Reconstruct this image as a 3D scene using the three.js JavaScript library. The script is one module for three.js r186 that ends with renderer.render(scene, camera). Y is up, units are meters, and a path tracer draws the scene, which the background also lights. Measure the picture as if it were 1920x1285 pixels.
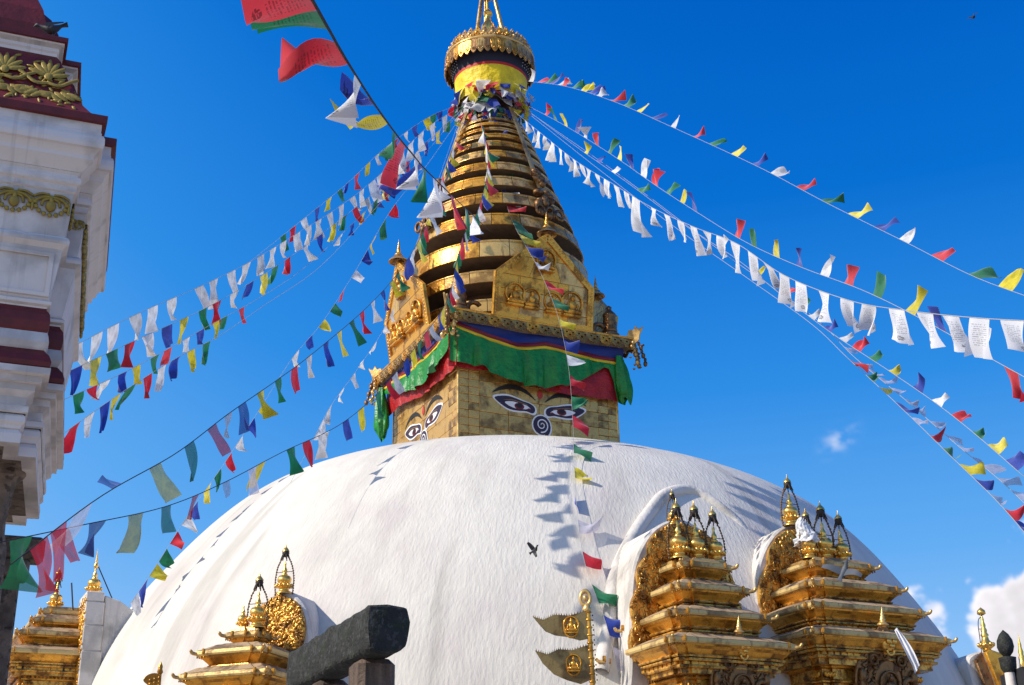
import * as THREE from 'three';
import { mergeGeometries } from 'three/addons/utils/BufferGeometryUtils.js';

// ---------------------------------------------------------------- camera, sky, sun, exposure
const scene = new THREE.Scene();
const camera = new THREE.PerspectiveCamera(2 * Math.atan(642.5 / 2500) * 180 / Math.PI, 1024 / 685, 0.1, 9000);
camera.rotation.order = 'YXZ';
camera.position.set(0.33, 1.7, 37.44);
camera.rotation.set(22.37 * Math.PI / 180, 0, -1.0 * Math.PI / 180);
const renderer = new THREE.WebGLRenderer({ antialias: true });
renderer.toneMapping = THREE.LinearToneMapping;
renderer.toneMappingExposure = 1.34;
renderer.shadowMap.enabled = true;

const SUN_DIR = new THREE.Vector3(-0.70, 0.64, 0.335).normalize();
const sun = new THREE.DirectionalLight(new THREE.Color(1.0, 0.93, 0.80), 3.6);
sun.position.copy(SUN_DIR).multiplyScalar(90);
sun.target.position.set(0, 10, 5);
sun.castShadow = true;
sun.shadow.mapSize.set(4096, 4096);
Object.assign(sun.shadow.camera, { left: -32, right: 32, top: 32, bottom: -32, near: 1, far: 200 });
scene.add(sun, sun.target);

// hash noise used by the sky and by the textures
function hash3(x, y, z) { let h = (x * 374761393 + y * 668265263 + z * 2147483647 + 974711) | 0; h = Math.imul(h ^ (h >>> 13), 1274126177); h ^= h >>> 16; return (h >>> 0) / 4294967296; }
function noise3(x, y, z) {
  const xi = Math.floor(x), yi = Math.floor(y), zi = Math.floor(z), s = (t) => t * t * (3 - 2 * t);
  const u = s(x - xi), v = s(y - yi), w = s(z - zi), l = (a, b, t) => a + (b - a) * t;
  const h = (i, j, k) => hash3(xi + i, yi + j, zi + k);
  return l(l(l(h(0, 0, 0), h(1, 0, 0), u), l(h(0, 1, 0), h(1, 1, 0), u), v), l(l(h(0, 0, 1), h(1, 0, 1), u), l(h(0, 1, 1), h(1, 1, 1), u), v), w);
}
function fbm(x, y, z, o = 5) { let a = 0.5, s = 0, n = 0; for (let i = 0; i < o; i++) { s += a * noise3(x, y, z); n += a; a *= 0.5; x *= 2.03; y *= 2.03; z *= 2.03; } return s / n; }
const sstep = (a, b, x) => { const t = Math.min(1, Math.max(0, (x - a) / (b - a))); return t * t * (3 - 2 * t); };
const lerp = (a, b, t) => a + (b - a) * t;

function makeSky() {
  const W = 4096, H = 2048, data = new Float32Array(W * H * 4);
  const stops = [[-90, [0.30, 0.32, 0.34]], [-3, [0.42, 0.47, 0.52]], [1, [0.50, 0.62, 0.78]], [7, [0.26, 0.47, 0.76]], [13, [0.100, 0.335, 0.72]], [20, [0.022, 0.215, 0.63]], [28, [0.002, 0.130, 0.52]], [37, [0.0, 0.088, 0.435]], [55, [0.001, 0.075, 0.37]], [90, [0.010, 0.10, 0.38]]];
  const at = (e) => { let i = 0; while (i < stops.length - 2 && e > stops[i + 1][0]) i++; const t = Math.min(1, Math.max(0, (e - stops[i][0]) / (stops[i + 1][0] - stops[i][0]))); return [0, 1, 2].map((k) => lerp(stops[i][1][k], stops[i + 1][1][k], t)); };
  const table = []; for (let k = 0; k <= 900; k++) table.push(at(-90 + k * 0.2));
  // cumulus heaps near the horizon: [azimuth, elevation of the top, half width]
  const heaps = [[21.9, 12.9, 2.5], [19.7, 11.5, 1.3], [17.0, 10.9, 1.2], [24.5, 13.2, 3], [29, 10.5, 3.6], [36, 8.2, 3.4], [52, 9.5, 5], [75, 7, 6], [98, 10, 6], [-70, 8, 6], [-98, 9.5, 6], [130, 8, 7], [-140, 9, 8], [165, 10, 7]];
  for (let j = 0; j < H; j++) {
    const el = ((j + 0.5) / H - 0.5) * 180, ce = Math.cos(el * Math.PI / 180), se = Math.sin(el * Math.PI / 180);
    for (let i = 0; i < W; i++) {
      const th = ((i + 0.5) / W - 0.5) * 2 * Math.PI, x = Math.cos(th) * ce, z = Math.sin(th) * ce;
      const mu = x * SUN_DIR.x + se * SUN_DIR.y + z * SUN_DIR.z;
      const e = el - sstep(-0.1, 0.75, mu) * 24 * sstep(-2, 20, el);
      const q = table[Math.min(900, Math.max(0, Math.round((e + 90) * 5)))];
      let r = q[0] * 0.93, g = q[1] * 0.93, b = q[2] * 0.93;
      const halo = Math.pow(Math.max(0, mu), 24) * 0.5; r += halo; g += halo; b += halo;
      if (el > -2 && el < 22) {
        const az = Math.atan2(x, -z) * 180 / Math.PI;
        let body = 0;
        for (const [ca, top, hw] of heaps) {
          const dx = (az - ca) / hw; if (Math.abs(dx) > 1.9) continue;
          const d = (el - (top - 3.4)) / 3.4;
          body = Math.max(body, 1.25 - Math.hypot(dx, Math.max(0, d)) - (d < -0.6 ? (-0.6 - d) * 0.3 : 0));
        }
        if (body > 0.05) {
          const n = fbm(az * 0.55 + 7, el * 0.75, 3.1, 6), f = fbm(az * 2.2, el * 2.6, 9.7, 4);
          const m = body + (n - 0.5) * 1.45 + (f - 0.5) * 0.55, c = sstep(0.22, 0.50, m) * sstep(-1.5, 3, el);
          const lit = 0.58 + 0.16 * (f - 0.5) + 0.20 * sstep(0.9, 0.3, m) + 0.14 * (fbm(az * 0.9 - 0.5, el * 1.2 + 0.6, 3.1, 4) - 0.5);
          r = lerp(r, lit * 1.02, c); g = lerp(g, lit * 0.985, c); b = lerp(b, lit * 1.03, c);
        }
        // a thin torn wisp
        const wx = (az - 14.35) / 0.62, wy = (el - 17.45 - (az - 14.35) * 0.42) / 0.42;
        if (Math.abs(wx) < 2.2 && Math.abs(wy) < 2.2) {
          const s = Math.exp(-wx * wx - wy * wy) * sstep(0.38, 0.74, fbm(az * 2.4 + 3, el * 4.4, 1.3, 5)) * 0.62;
          r = lerp(r, 0.62, s); g = lerp(g, 0.66, s); b = lerp(b, 0.75, s);
        }
      }
      const k = (j * W + i) * 4; data[k] = r; data[k + 1] = g; data[k + 2] = b; data[k + 3] = 1;
    }
  }
  const t = new THREE.DataTexture(data, W, H, THREE.RGBAFormat, THREE.FloatType);
  t.mapping = THREE.EquirectangularReflectionMapping; t.magFilter = THREE.LinearFilter; t.minFilter = THREE.LinearFilter; t.needsUpdate = true;
  return t;
}
scene.background = makeSky();
scene.environment = scene.background;

// ---------------------------------------------------------------- helpers
let seed = 1;
const rnd = () => { seed = (seed + 0x6D2B79F5) | 0; let t = Math.imul(seed ^ (seed >>> 15), 1 | seed); t = (t + Math.imul(t ^ (t >>> 7), 61 | t)) ^ t; return ((t ^ (t >>> 14)) >>> 0) / 4294967296; };
const rr = (a, b) => a + (b - a) * rnd();
const R = (d) => d * Math.PI / 180;
const V = (x, y, z) => new THREE.Vector3(x, y, z);
const M4 = new THREE.Matrix4();
const taken = {};
function numbered(n) { const k = taken[n] = (taken[n] ?? -1) + 1; return k ? n + '_' + String(k).padStart(3, '0') : n; }
function flat(g) { const o = g.index ? g.toNonIndexed() : g; for (const k of Object.keys(o.attributes)) if (!['position', 'normal', 'uv'].includes(k)) o.deleteAttribute(k); if (!o.attributes.normal) o.computeVertexNormals(); return o; }
// uv in metres from the dominant direction of each face
function metreUV(g) {
  const p = g.attributes.position, uv = new Float32Array(p.count * 2), a = V(), b = V(), c = V(), n = V();
  for (let i = 0; i < p.count; i += 3) {
    a.fromBufferAttribute(p, i); b.fromBufferAttribute(p, i + 1); c.fromBufferAttribute(p, i + 2);
    n.copy(b).sub(a).cross(c.clone().sub(a)); const x = Math.abs(n.x), y = Math.abs(n.y), z = Math.abs(n.z);
    [a, b, c].forEach((v, k) => { const q = y >= x && y >= z ? [v.x, v.z] : x > z ? [v.z, v.y] : [v.x, v.y]; uv[(i + k) * 2] = q[0] + 0.37; uv[(i + k) * 2 + 1] = q[1] + 0.61; });
  }
  g.setAttribute('uv', new THREE.BufferAttribute(uv, 2)); return g;
}
function join(list) { const l = list.flat(9).map(flat).map((g) => { if (!g.attributes.uv) metreUV(g); return g; }); return l.length === 1 ? l[0] : mergeGeometries(l, false); }
function solid(list) { return metreUV(join(Array.isArray(list) ? list : [list])); }
function mesh(name, geo, mat, parent, keepUV) {
  const m = new THREE.Mesh(keepUV ? geo : solid(geo), mat); m.name = parent ? name : numbered(name); m.castShadow = m.receiveShadow = true; (parent ?? scene).add(m); return m;
}
function tag(o, label, category, group, kind) { Object.assign(o.userData, { label, category }); if (group) o.userData.group = group; if (kind) o.userData.kind = kind; return o; }
function thing(name, label, category, pos = [0, 0, 0], turn = 0, group) { const g = new THREE.Group(); g.name = numbered(name); g.position.set(...pos); g.rotation.y = turn; scene.add(g); return tag(g, label, category, group); }
function pgroup(name, parent) { const g = new THREE.Group(); g.name = name; parent.add(g); return g; }
function at(g, x = 0, y = 0, z = 0, ry = 0, rx = 0, rz = 0, s = 1) { g.applyMatrix4(M4.compose(V(x, y, z), new THREE.Quaternion().setFromEuler(new THREE.Euler(rx, ry, rz, 'YXZ')), typeof s === 'number' ? V(s, s, s) : V(...s))); return g; }
function box(w, h, d, x = 0, y = 0, z = 0, ry = 0) { return at(new THREE.BoxGeometry(w, h, d), x, y, z, ry); }
// box with chamfered edges; centre of base at x, y, z
function cbox(w, h, d, x = 0, y = 0, z = 0, c = 0.01, ry = 0) {
  const s = new THREE.Shape(); const a = w / 2, b = d / 2; s.moveTo(-a + c, -b); s.lineTo(a - c, -b); s.lineTo(a, -b + c); s.lineTo(a, b - c); s.lineTo(a - c, b); s.lineTo(-a + c, b); s.lineTo(-a, b - c); s.lineTo(-a, -b + c); s.closePath();
  const g = new THREE.ExtrudeGeometry(s, { depth: h - 2 * c, bevelEnabled: true, bevelSize: c, bevelThickness: c, bevelOffset: -c, bevelSegments: 1 });
  g.rotateX(-Math.PI / 2); return at(g, x, y + c, z, ry);
}
function lathe(pts, seg = 24, a0 = 0, a1 = Math.PI * 2) { return new THREE.LatheGeometry(pts.map(([r, y]) => new THREE.Vector2(Math.max(r, 0.0001), y)), seg, a0, a1); }
function ball(r, x = 0, y = 0, z = 0, s = [1, 1, 1], seg = 10) { return at(new THREE.SphereGeometry(r, seg, Math.max(6, seg * 0.7 | 0)), x, y, z, 0, 0, 0, s); }
function tube(pts, r, seg, rad = 6, closed = false) { return new THREE.TubeGeometry(new THREE.CatmullRomCurve3(pts.map((p) => (p.isVector3 ? p : V(...p))), closed), seg ?? pts.length * 4, r, rad, closed); }
function bar(a, b, r, r2 = r, seg = 8) { const p = V(...a), q = V(...b), d = q.clone().sub(p), g = new THREE.CylinderGeometry(r2, r, d.length(), seg); g.applyQuaternion(new THREE.Quaternion().setFromUnitVectors(V(0, 1, 0), d.clone().normalize())); return g.translate((p.x + q.x) / 2, (p.y + q.y) / 2, (p.z + q.z) / 2); }
function shapeOf(pts) { const s = new THREE.Shape(); pts.forEach(([x, y], i) => (i ? s.lineTo(x, y) : s.moveTo(x, y))); s.closePath(); return s; }
function plate(pts, depth, bevel = 0, holes) { const s = Array.isArray(pts) ? shapeOf(pts) : pts; if (holes) s.holes.push(...holes.map((h) => new THREE.Path(h.map(([x, y]) => new THREE.Vector2(x, y))))); return new THREE.ExtrudeGeometry(s, { depth: depth - bevel, bevelEnabled: bevel > 0, bevelSize: bevel, bevelThickness: bevel, bevelOffset: -bevel, bevelSegments: 1, curveSegments: 10, steps: plate.steps ?? 1 }); }
// smooth closed outline through points
function smooth(pts, n = 8, closed = true) { return new THREE.CatmullRomCurve3(pts.map(([x, y]) => V(x, y, 0)), closed, 'centripetal').getPoints(pts.length * n).slice(0, closed ? -1 : undefined).map((p) => [p.x, p.y]); }
// a moulding profile [[out, y], ...] swept with mitres round a right-angled closed plan [[x, z], ...] (counter-clockwise seen from above with z down the page)
function sweep(plan, prof, caps = [true, true], smoothGroups) {
  const n = plan.length, pos = [];
  const nrm = plan.map((p, i) => { const q = plan[(i + 1) % n], dx = q[0] - p[0], dz = q[1] - p[1], l = Math.hypot(dx, dz); return [-dz / l, dx / l]; });
  const ring = (o) => plan.map((p, i) => { const a = nrm[(i + n - 1) % n], b = nrm[i], k = 1 + a[0] * b[0] + a[1] * b[1]; return [p[0] + o * (a[0] + b[0]) / k, p[1] + o * (a[1] + b[1]) / k]; });
  const rings = prof.map(([o]) => ring(o));
  for (let j = 0; j < prof.length - 1; j++) for (let i = 0; i < n; i++) {
    const k = (i + 1) % n, y0 = prof[j][1], y1 = prof[j + 1][1], A = rings[j][i], B = rings[j][k], C = rings[j + 1][k], D = rings[j + 1][i];
    pos.push(A[0], y0, A[1], B[0], y0, B[1], C[0], y1, C[1], A[0], y0, A[1], C[0], y1, C[1], D[0], y1, D[1]);
  }
  const g = new THREE.BufferGeometry(); g.setAttribute('position', new THREE.Float32BufferAttribute(pos, 3)); g.computeVertexNormals();
  const out = [g];
  [[caps[0], 0], [caps[1], prof.length - 1]].forEach(([on, j]) => { if (!on) return; const s = new THREE.ShapeGeometry(shapeOf(rings[j].map(([x, z]) => [x, -z]))); s.rotateX(-Math.PI / 2); s.translate(0, prof[j][1], 0); if (j === 0) { const q = flat(s), p = q.attributes.position; for (let i = 0; i < p.count; i += 3) { const t = [p.getX(i + 1), p.getY(i + 1), p.getZ(i + 1)]; p.setXYZ(i + 1, p.getX(i + 2), p.getY(i + 2), p.getZ(i + 2)); p.setXYZ(i + 2, ...t); } q.deleteAttribute('normal'); q.computeVertexNormals(); out.push(q); } else out.push(s); });
  return join(out);
}
// a grid surface f(u, v) -> [x, y, z]; both sides show
function surf(nu, nv, f, keepUV) {
  const pos = [], uv = [], idx = [];
  for (let j = 0; j <= nv; j++) for (let i = 0; i <= nu; i++) { pos.push(...f(i / nu, j / nv)); uv.push(i / nu, j / nv); }
  for (let j = 0; j < nv; j++) for (let i = 0; i < nu; i++) { const a = j * (nu + 1) + i, b = a + 1, c = a + nu + 1, d = c + 1; idx.push(a, c, b, b, c, d); }
  const g = new THREE.BufferGeometry(); g.setAttribute('position', new THREE.Float32BufferAttribute(pos, 3)); g.setAttribute('uv', new THREE.Float32BufferAttribute(uv, 2)); g.setIndex(idx); g.computeVertexNormals(); return g;
}
function interp(tab, x) { if (x <= tab[0][0]) return tab[0][1]; for (let i = 1; i < tab.length; i++) if (x <= tab[i][0]) { const t = (x - tab[i - 1][0]) / (tab[i][0] - tab[i - 1][0]); return lerp(tab[i - 1][1], tab[i][1], t); } return tab[tab.length - 1][1]; }
// lumpy hammered relief: push the vertices of a fine grid panel outwards
function relief(w, h, nu, nv, depth, inside, fn) {
  return surf(nu, nv, (u, v) => { const x = (u - 0.5) * w, y = (v - 0.5) * h; return [x, y, inside(x, y) ? fn(x, y) * depth : -0.01]; });
}

// ---------------------------------------------------------------- textures and materials
function tex(size, fn, srgb, rx = 1, ry = rx) {
  const [w, h] = Array.isArray(size) ? size : [size, size], d = new Uint8Array(w * h * 4);
  for (let j = 0; j < h; j++) for (let i = 0; i < w; i++) { const c = fn(i / w, j / h), k = (j * w + i) * 4; for (let m = 0; m < 3; m++) d[k + m] = Math.max(0, Math.min(255, (Array.isArray(c) ? c[m] : c) * 255)); d[k + 3] = 255; }
  const t = new THREE.DataTexture(d, w, h); t.wrapS = t.wrapT = THREE.RepeatWrapping; t.magFilter = THREE.LinearFilter; t.minFilter = THREE.LinearMipmapLinearFilter; t.generateMipmaps = true;
  if (srgb) t.colorSpace = THREE.SRGBColorSpace; t.repeat.set(rx, ry); t.needsUpdate = true; return t;
}
// tileable noise on a torus of lattice cells
function tnoise(u, v, px, py, z) {
  const x = u * px, y = v * py, xi = Math.floor(x), yi = Math.floor(y), s = (t) => t * t * (3 - 2 * t), a = s(x - xi), b = s(y - yi);
  const h = (i, j) => hash3((xi + i) % px, (yi + j) % py, z);
  return lerp(lerp(h(0, 0), h(1, 0), a), lerp(h(0, 1), h(1, 1), a), b);
}
function tfbm(u, v, px, py, z, o = 4) { let a = 0.5, s = 0, n = 0; for (let i = 0; i < o; i++) { s += a * tnoise(u, v, px, py, z + i * 17); n += a; a *= 0.55; px *= 2; py *= 2; } return s / n; }
const rep = (t, x, y = x) => { const c = t.clone(); c.repeat.set(x, y); c.needsUpdate = true; return c; };

const grainTex = tex(256, (u, v) => { const n = tfbm(u, v, 5, 5, 3, 5); const k = 0.78 + 0.34 * n; return [k, k, k * 0.99]; }, true);
const bumpTex = tex(256, (u, v) => tfbm(u, v, 8, 8, 40, 5), false);
const tarnish = tex(512, (u, v) => { const n = tfbm(u, v, 4, 4, 7, 6), s = tfbm(u, v, 12, 3, 90, 4), d = sstep(0.50, 0.72, n) * 0.55 + sstep(0.56, 0.75, s) * 0.35; const k = 0.98 - d * 0.55; return [k, k * (1 - d * 0.10), k * (1 - d * 0.12)]; }, true, 0.8);
const goldRough = tex(256, (u, v) => 0.55 + 0.6 * (tfbm(u, v, 6, 6, 21, 5) - 0.3), false, 1.3);
const hammered = tex(256, (u, v) => tfbm(u, v, 7, 7, 70, 3) * 0.7 + tfbm(u, v, 26, 26, 75, 2) * 0.3, false, 2.2);
const soot = tex(512, (u, v) => { const n = tfbm(u, v, 5, 5, 207, 6), s = tfbm(u, v, 16, 6, 290, 4), f = tfbm(u, v, 40, 40, 231, 2), d = sstep(0.42, 0.66, n) * 0.6 + sstep(0.5, 0.72, s) * 0.35; const k = (1.0 - d * 0.72) * (0.92 + 0.16 * f); return [k, k * (1 - d * 0.12), k * (1 - d * 0.10)]; }, true, 1.1);
const std = (o) => new THREE.MeshStandardMaterial({ side: THREE.DoubleSide, ...o });
const lin = (r, g, b) => new THREE.Color().setRGB(r, g, b);
const mat = {
  gold: std({ color: lin(0.88, 0.43, 0.055), metalness: 0.55, roughness: 0.46, map: tarnish, roughnessMap: goldRough, bumpMap: hammered, bumpScale: 0.008 }),
  goldPale: std({ color: lin(0.80, 0.50, 0.165), metalness: 0.5, roughness: 0.48, map: rep(tarnish, 0.6), roughnessMap: goldRough, bumpMap: hammered, bumpScale: 0.006 }),
  goldShine: std({ color: lin(0.92, 0.55, 0.13), metalness: 0.85, roughness: 0.32, bumpMap: hammered, bumpScale: 0.003 }),
  goldOld: std({ color: lin(0.80, 0.42, 0.075), metalness: 0.55, roughness: 0.44, map: soot, roughnessMap: goldRough, bumpMap: hammered, bumpScale: 0.010 }),
  goldDust: std({ color: lin(0.52, 0.36, 0.20), metalness: 0.25, roughness: 0.75, map: rep(tarnish, 0.9), bumpMap: hammered, bumpScale: 0.008 }),
  bronze: std({ color: lin(0.30, 0.16, 0.065), metalness: 0.75, roughness: 0.48, map: rep(tarnish, 2), bumpMap: hammered, bumpScale: 0.008 }),
  darkIron: std({ color: lin(0.045, 0.034, 0.028), metalness: 0.4, roughness: 0.6 }),
  wood: std({ color: lin(0.20, 0.135, 0.088), roughness: 0.9, map: grainTex }),
  black: std({ color: lin(0.012, 0.013, 0.018), roughness: 0.85 }),
  paint: std({ color: lin(0.88, 0.82, 0.79), roughness: 0.72, map: tex(512, (u, v) => { const n = tfbm(u, v, 3, 3, 11, 6), s = tfbm(u, v, 30, 2, 15, 3), k = 0.93 - 0.16 * sstep(0.5, 0.8, n) - 0.05 * sstep(0.62, 0.82, s); return [k, k * 0.985, k * 0.975]; }, true, 0.7), bumpMap: rep(bumpTex, 1.4), bumpScale: 0.006 }),
  maroon: std({ color: lin(0.150, 0.012, 0.010), roughness: 0.55, map: rep(grainTex, 2), bumpMap: rep(bumpTex, 3), bumpScale: 0.003 }),
  olive: std({ color: lin(0.36, 0.25, 0.04), roughness: 0.5, metalness: 0.15, map: rep(grainTex, 3), bumpMap: rep(bumpTex, 5), bumpScale: 0.004 }),
  stone: std({ color: lin(0.27, 0.21, 0.165), roughness: 0.88, map: tex(256, (u, v) => { const n = tfbm(u, v, 5, 5, 33, 5), s = sstep(0.58, 0.72, tfbm(u, v, 9, 9, 39, 4)); const k = 0.55 + 0.6 * n - 0.3 * s; return [k, k * 0.96, k * 0.92]; }, true, 1.5), bumpMap: rep(bumpTex, 2), bumpScale: 0.02 }),
  darkStone: std({ color: lin(0.040, 0.040, 0.040), roughness: 0.8, map: tex(512, (u, v) => { const n = tfbm(u, v, 6, 6, 51, 5), l = sstep(0.58, 0.68, tfbm(u, v, 26, 26, 57, 3)) * sstep(0.42, 0.56, tfbm(u, v, 3, 3, 59, 2)), g = sstep(0.48, 0.66, tfbm(u, v, 5, 5, 63, 3)); const k = 0.36 + 0.6 * n; return [k * (1 - g * 0.12) + l * 0.6, k + l * 0.62, k * (0.97 - g * 0.2) + l * 0.56]; }, true, 2.4), bumpMap: rep(bumpTex, 5), bumpScale: 0.012 }),
  postStone: std({ color: lin(0.17, 0.12, 0.095), roughness: 0.85, map: tex(256, (u, v) => { const n = tfbm(u, v, 14, 2, 61, 5); const k = 0.4 + 0.8 * n; return [k, k * 0.97, k * 0.93]; }, true, 2), bumpMap: rep(bumpTex, 6), bumpScale: 0.01 }),
  pave: std({ color: lin(0.40, 0.35, 0.30), roughness: 0.9, map: rep(grainTex, 0.4) }),
};

// ---------------------------------------------------------------- setting
{
  const g = mesh('ground', new THREE.CircleGeometry(6000, 96).rotateX(-Math.PI / 2).translate(0, -0.01, 0), mat.pave); g.userData.kind = 'structure';
  const hill = mesh('hill', surf(80, 10, (u, v) => { const a = R(-5 + u * 75), d = 2100 + v * 900, hgt = (150 + 190 * Math.pow(Math.sin(Math.min(1, u * 1.25) * Math.PI * 0.75), 2) + 60 * fbm(u * 9, v * 2, 4)) * Math.sin(Math.min(1, v * 1.6) * Math.PI / 2); return [Math.sin(a) * d, hgt * (u < 0.2 ? 0.3 + u * 3.5 : 1) - 2, -Math.cos(a) * d]; }), std({ color: lin(0.055, 0.085, 0.075), roughness: 1 }));
  hill.userData.kind = 'structure';
}

// ---------------------------------------------------------------- the great stupa
const PSI = R(25.67);
const A3 = V(Math.cos(PSI), 0, -Math.sin(PSI)), N3 = V(Math.sin(PSI), 0, Math.cos(PSI));
const stupa = thing('stupa', 'great white domed stupa with gilded tower, painted eyes and ringed golden spire', 'stupa', [0, 0, 0], PSI);
const DOME_RHO = [[-15, 12.358], [0, 12.271], [15, 12.186], [30, 11.821], [45, 11.53], [60, 10.776], [75, 10.217], [90, 9.675]];
function domeRho(deg) { // catmull through the measured nodes
  let i = Math.min(DOME_RHO.length - 2, Math.max(0, Math.floor((deg + 15) / 15))); const m = (k) => { const a = DOME_RHO[Math.max(0, k - 1)], b = DOME_RHO[Math.min(DOME_RHO.length - 1, k + 1)]; return (b[1] - a[1]) / (b[0] - a[0]); };
  const t = (deg - DOME_RHO[i][0]) / 15, y0 = DOME_RHO[i][1], y1 = DOME_RHO[i + 1][1];
  return (2 * t ** 3 - 3 * t * t + 1) * y0 + (t ** 3 - 2 * t * t + t) * 15 * m(i) + (3 * t * t - 2 * t ** 3) * y1 + (t ** 3 - t * t) * 15 * m(i + 1);
}
{
  const g = surf(320, 110, (u, v) => {
    const ph = -15 + 105 * v, th = u * Math.PI * 2, x0 = Math.cos(th), z0 = Math.sin(th);
    const rho = domeRho(ph) + 0.03 * (fbm(x0 * 4 + 9, ph * 0.12, z0 * 4, 3) - 0.5) * Math.cos(R(Math.max(0, ph)));
    return [rho * Math.cos(R(ph)) * x0, rho * Math.sin(R(ph)), rho * Math.cos(R(ph)) * z0];
  });
  // lime wash: white with saffron water stains that run down from the top and faint grey weather streaks
  const wash = tex([2048, 512], (u, v) => {
    const ph = -15 + 105 * v, run = tfbm(u, v, 160, 3, 5, 4), blot = tfbm(u, v, 26, 5, 12, 5), fine = tfbm(u, v, 300, 60, 19, 3);
    const edge = 46 + 34 * tfbm(u, 0.5, 22, 1, 31, 4);
    let y = sstep(0.40, 0.60, blot) * sstep(edge - 16, edge + 12, ph) * 0.75;
    // thrown arcs of saffron water
    for (const [c, w, p, amp] of [[0.300, 0.030, 67, 16], [0.255, 0.022, 72, 14], [0.215, 0.034, 64, 18], [0.17, 0.025, 70, 12], [0.36, 0.02, 74, 12]]) { const d = (u - c) / w; if (Math.abs(d) < 1) { const yy = p + amp * (1 - d * d) * 0.5; y = Math.max(y, Math.exp(-Math.pow((ph - yy) / 2.4, 2)) * sstep(0.28, 0.5, blot) * (1 - d * d)); } }
    const pat = tfbm(u, v, 70, 16, 171, 4) - 0.5, grey = sstep(0.58, 0.78, run) * 0.10 * sstep(0.5, 0.62, tfbm(u, v, 24, 3, 181, 3)) + pat * 0.10 + sstep(0.55, 0.75, tfbm(u, v, 40, 4, 77, 5)) * 0.06, k = 0.93 - grey + 0.05 * (fine - 0.5);
    return [k * (1 - y * 0.03), k * (0.985 - y * 0.11 - Math.max(0, pat) * 0.05), k * (0.965 - y * 0.42)];
  }, true);
  const rough = tex([1024, 1024], (u, v) => { const a = tfbm(u + 0.02 * tfbm(u, v, 6, 6, 8, 2), v, 120, 48, 101, 3), b = tfbm(u, v, 160, 110, 140, 3), c = tfbm(u, v, 9, 5, 160, 4); return sstep(0.25, 0.8, a) * 0.5 + b * 0.3 + c * 0.2; }, false);
  rough.repeat.set(13, 3);
  const m = new THREE.MeshStandardMaterial({ color: lin(0.775, 0.745, 0.695), roughness: 0.9, map: wash, bumpMap: rough, bumpScale: 0.009, side: THREE.DoubleSide });
  const dome = mesh('dome', g, m, stupa, true);
  dome.position.set(0.54 * Math.cos(PSI), 3, 0.54 * Math.sin(PSI)); // centre a little to the right of the tower
  dome.rotation.set(0, -PSI, -0.066, 'YXZ');
  dome.userData.label = 'lime-washed plaster dome with saffron stains';
}
const LEAN = (y) => -0.023 * (y - 16.5);
function leanPos(o, y0) { o.rotation.set(0, 0, 0); }

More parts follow.
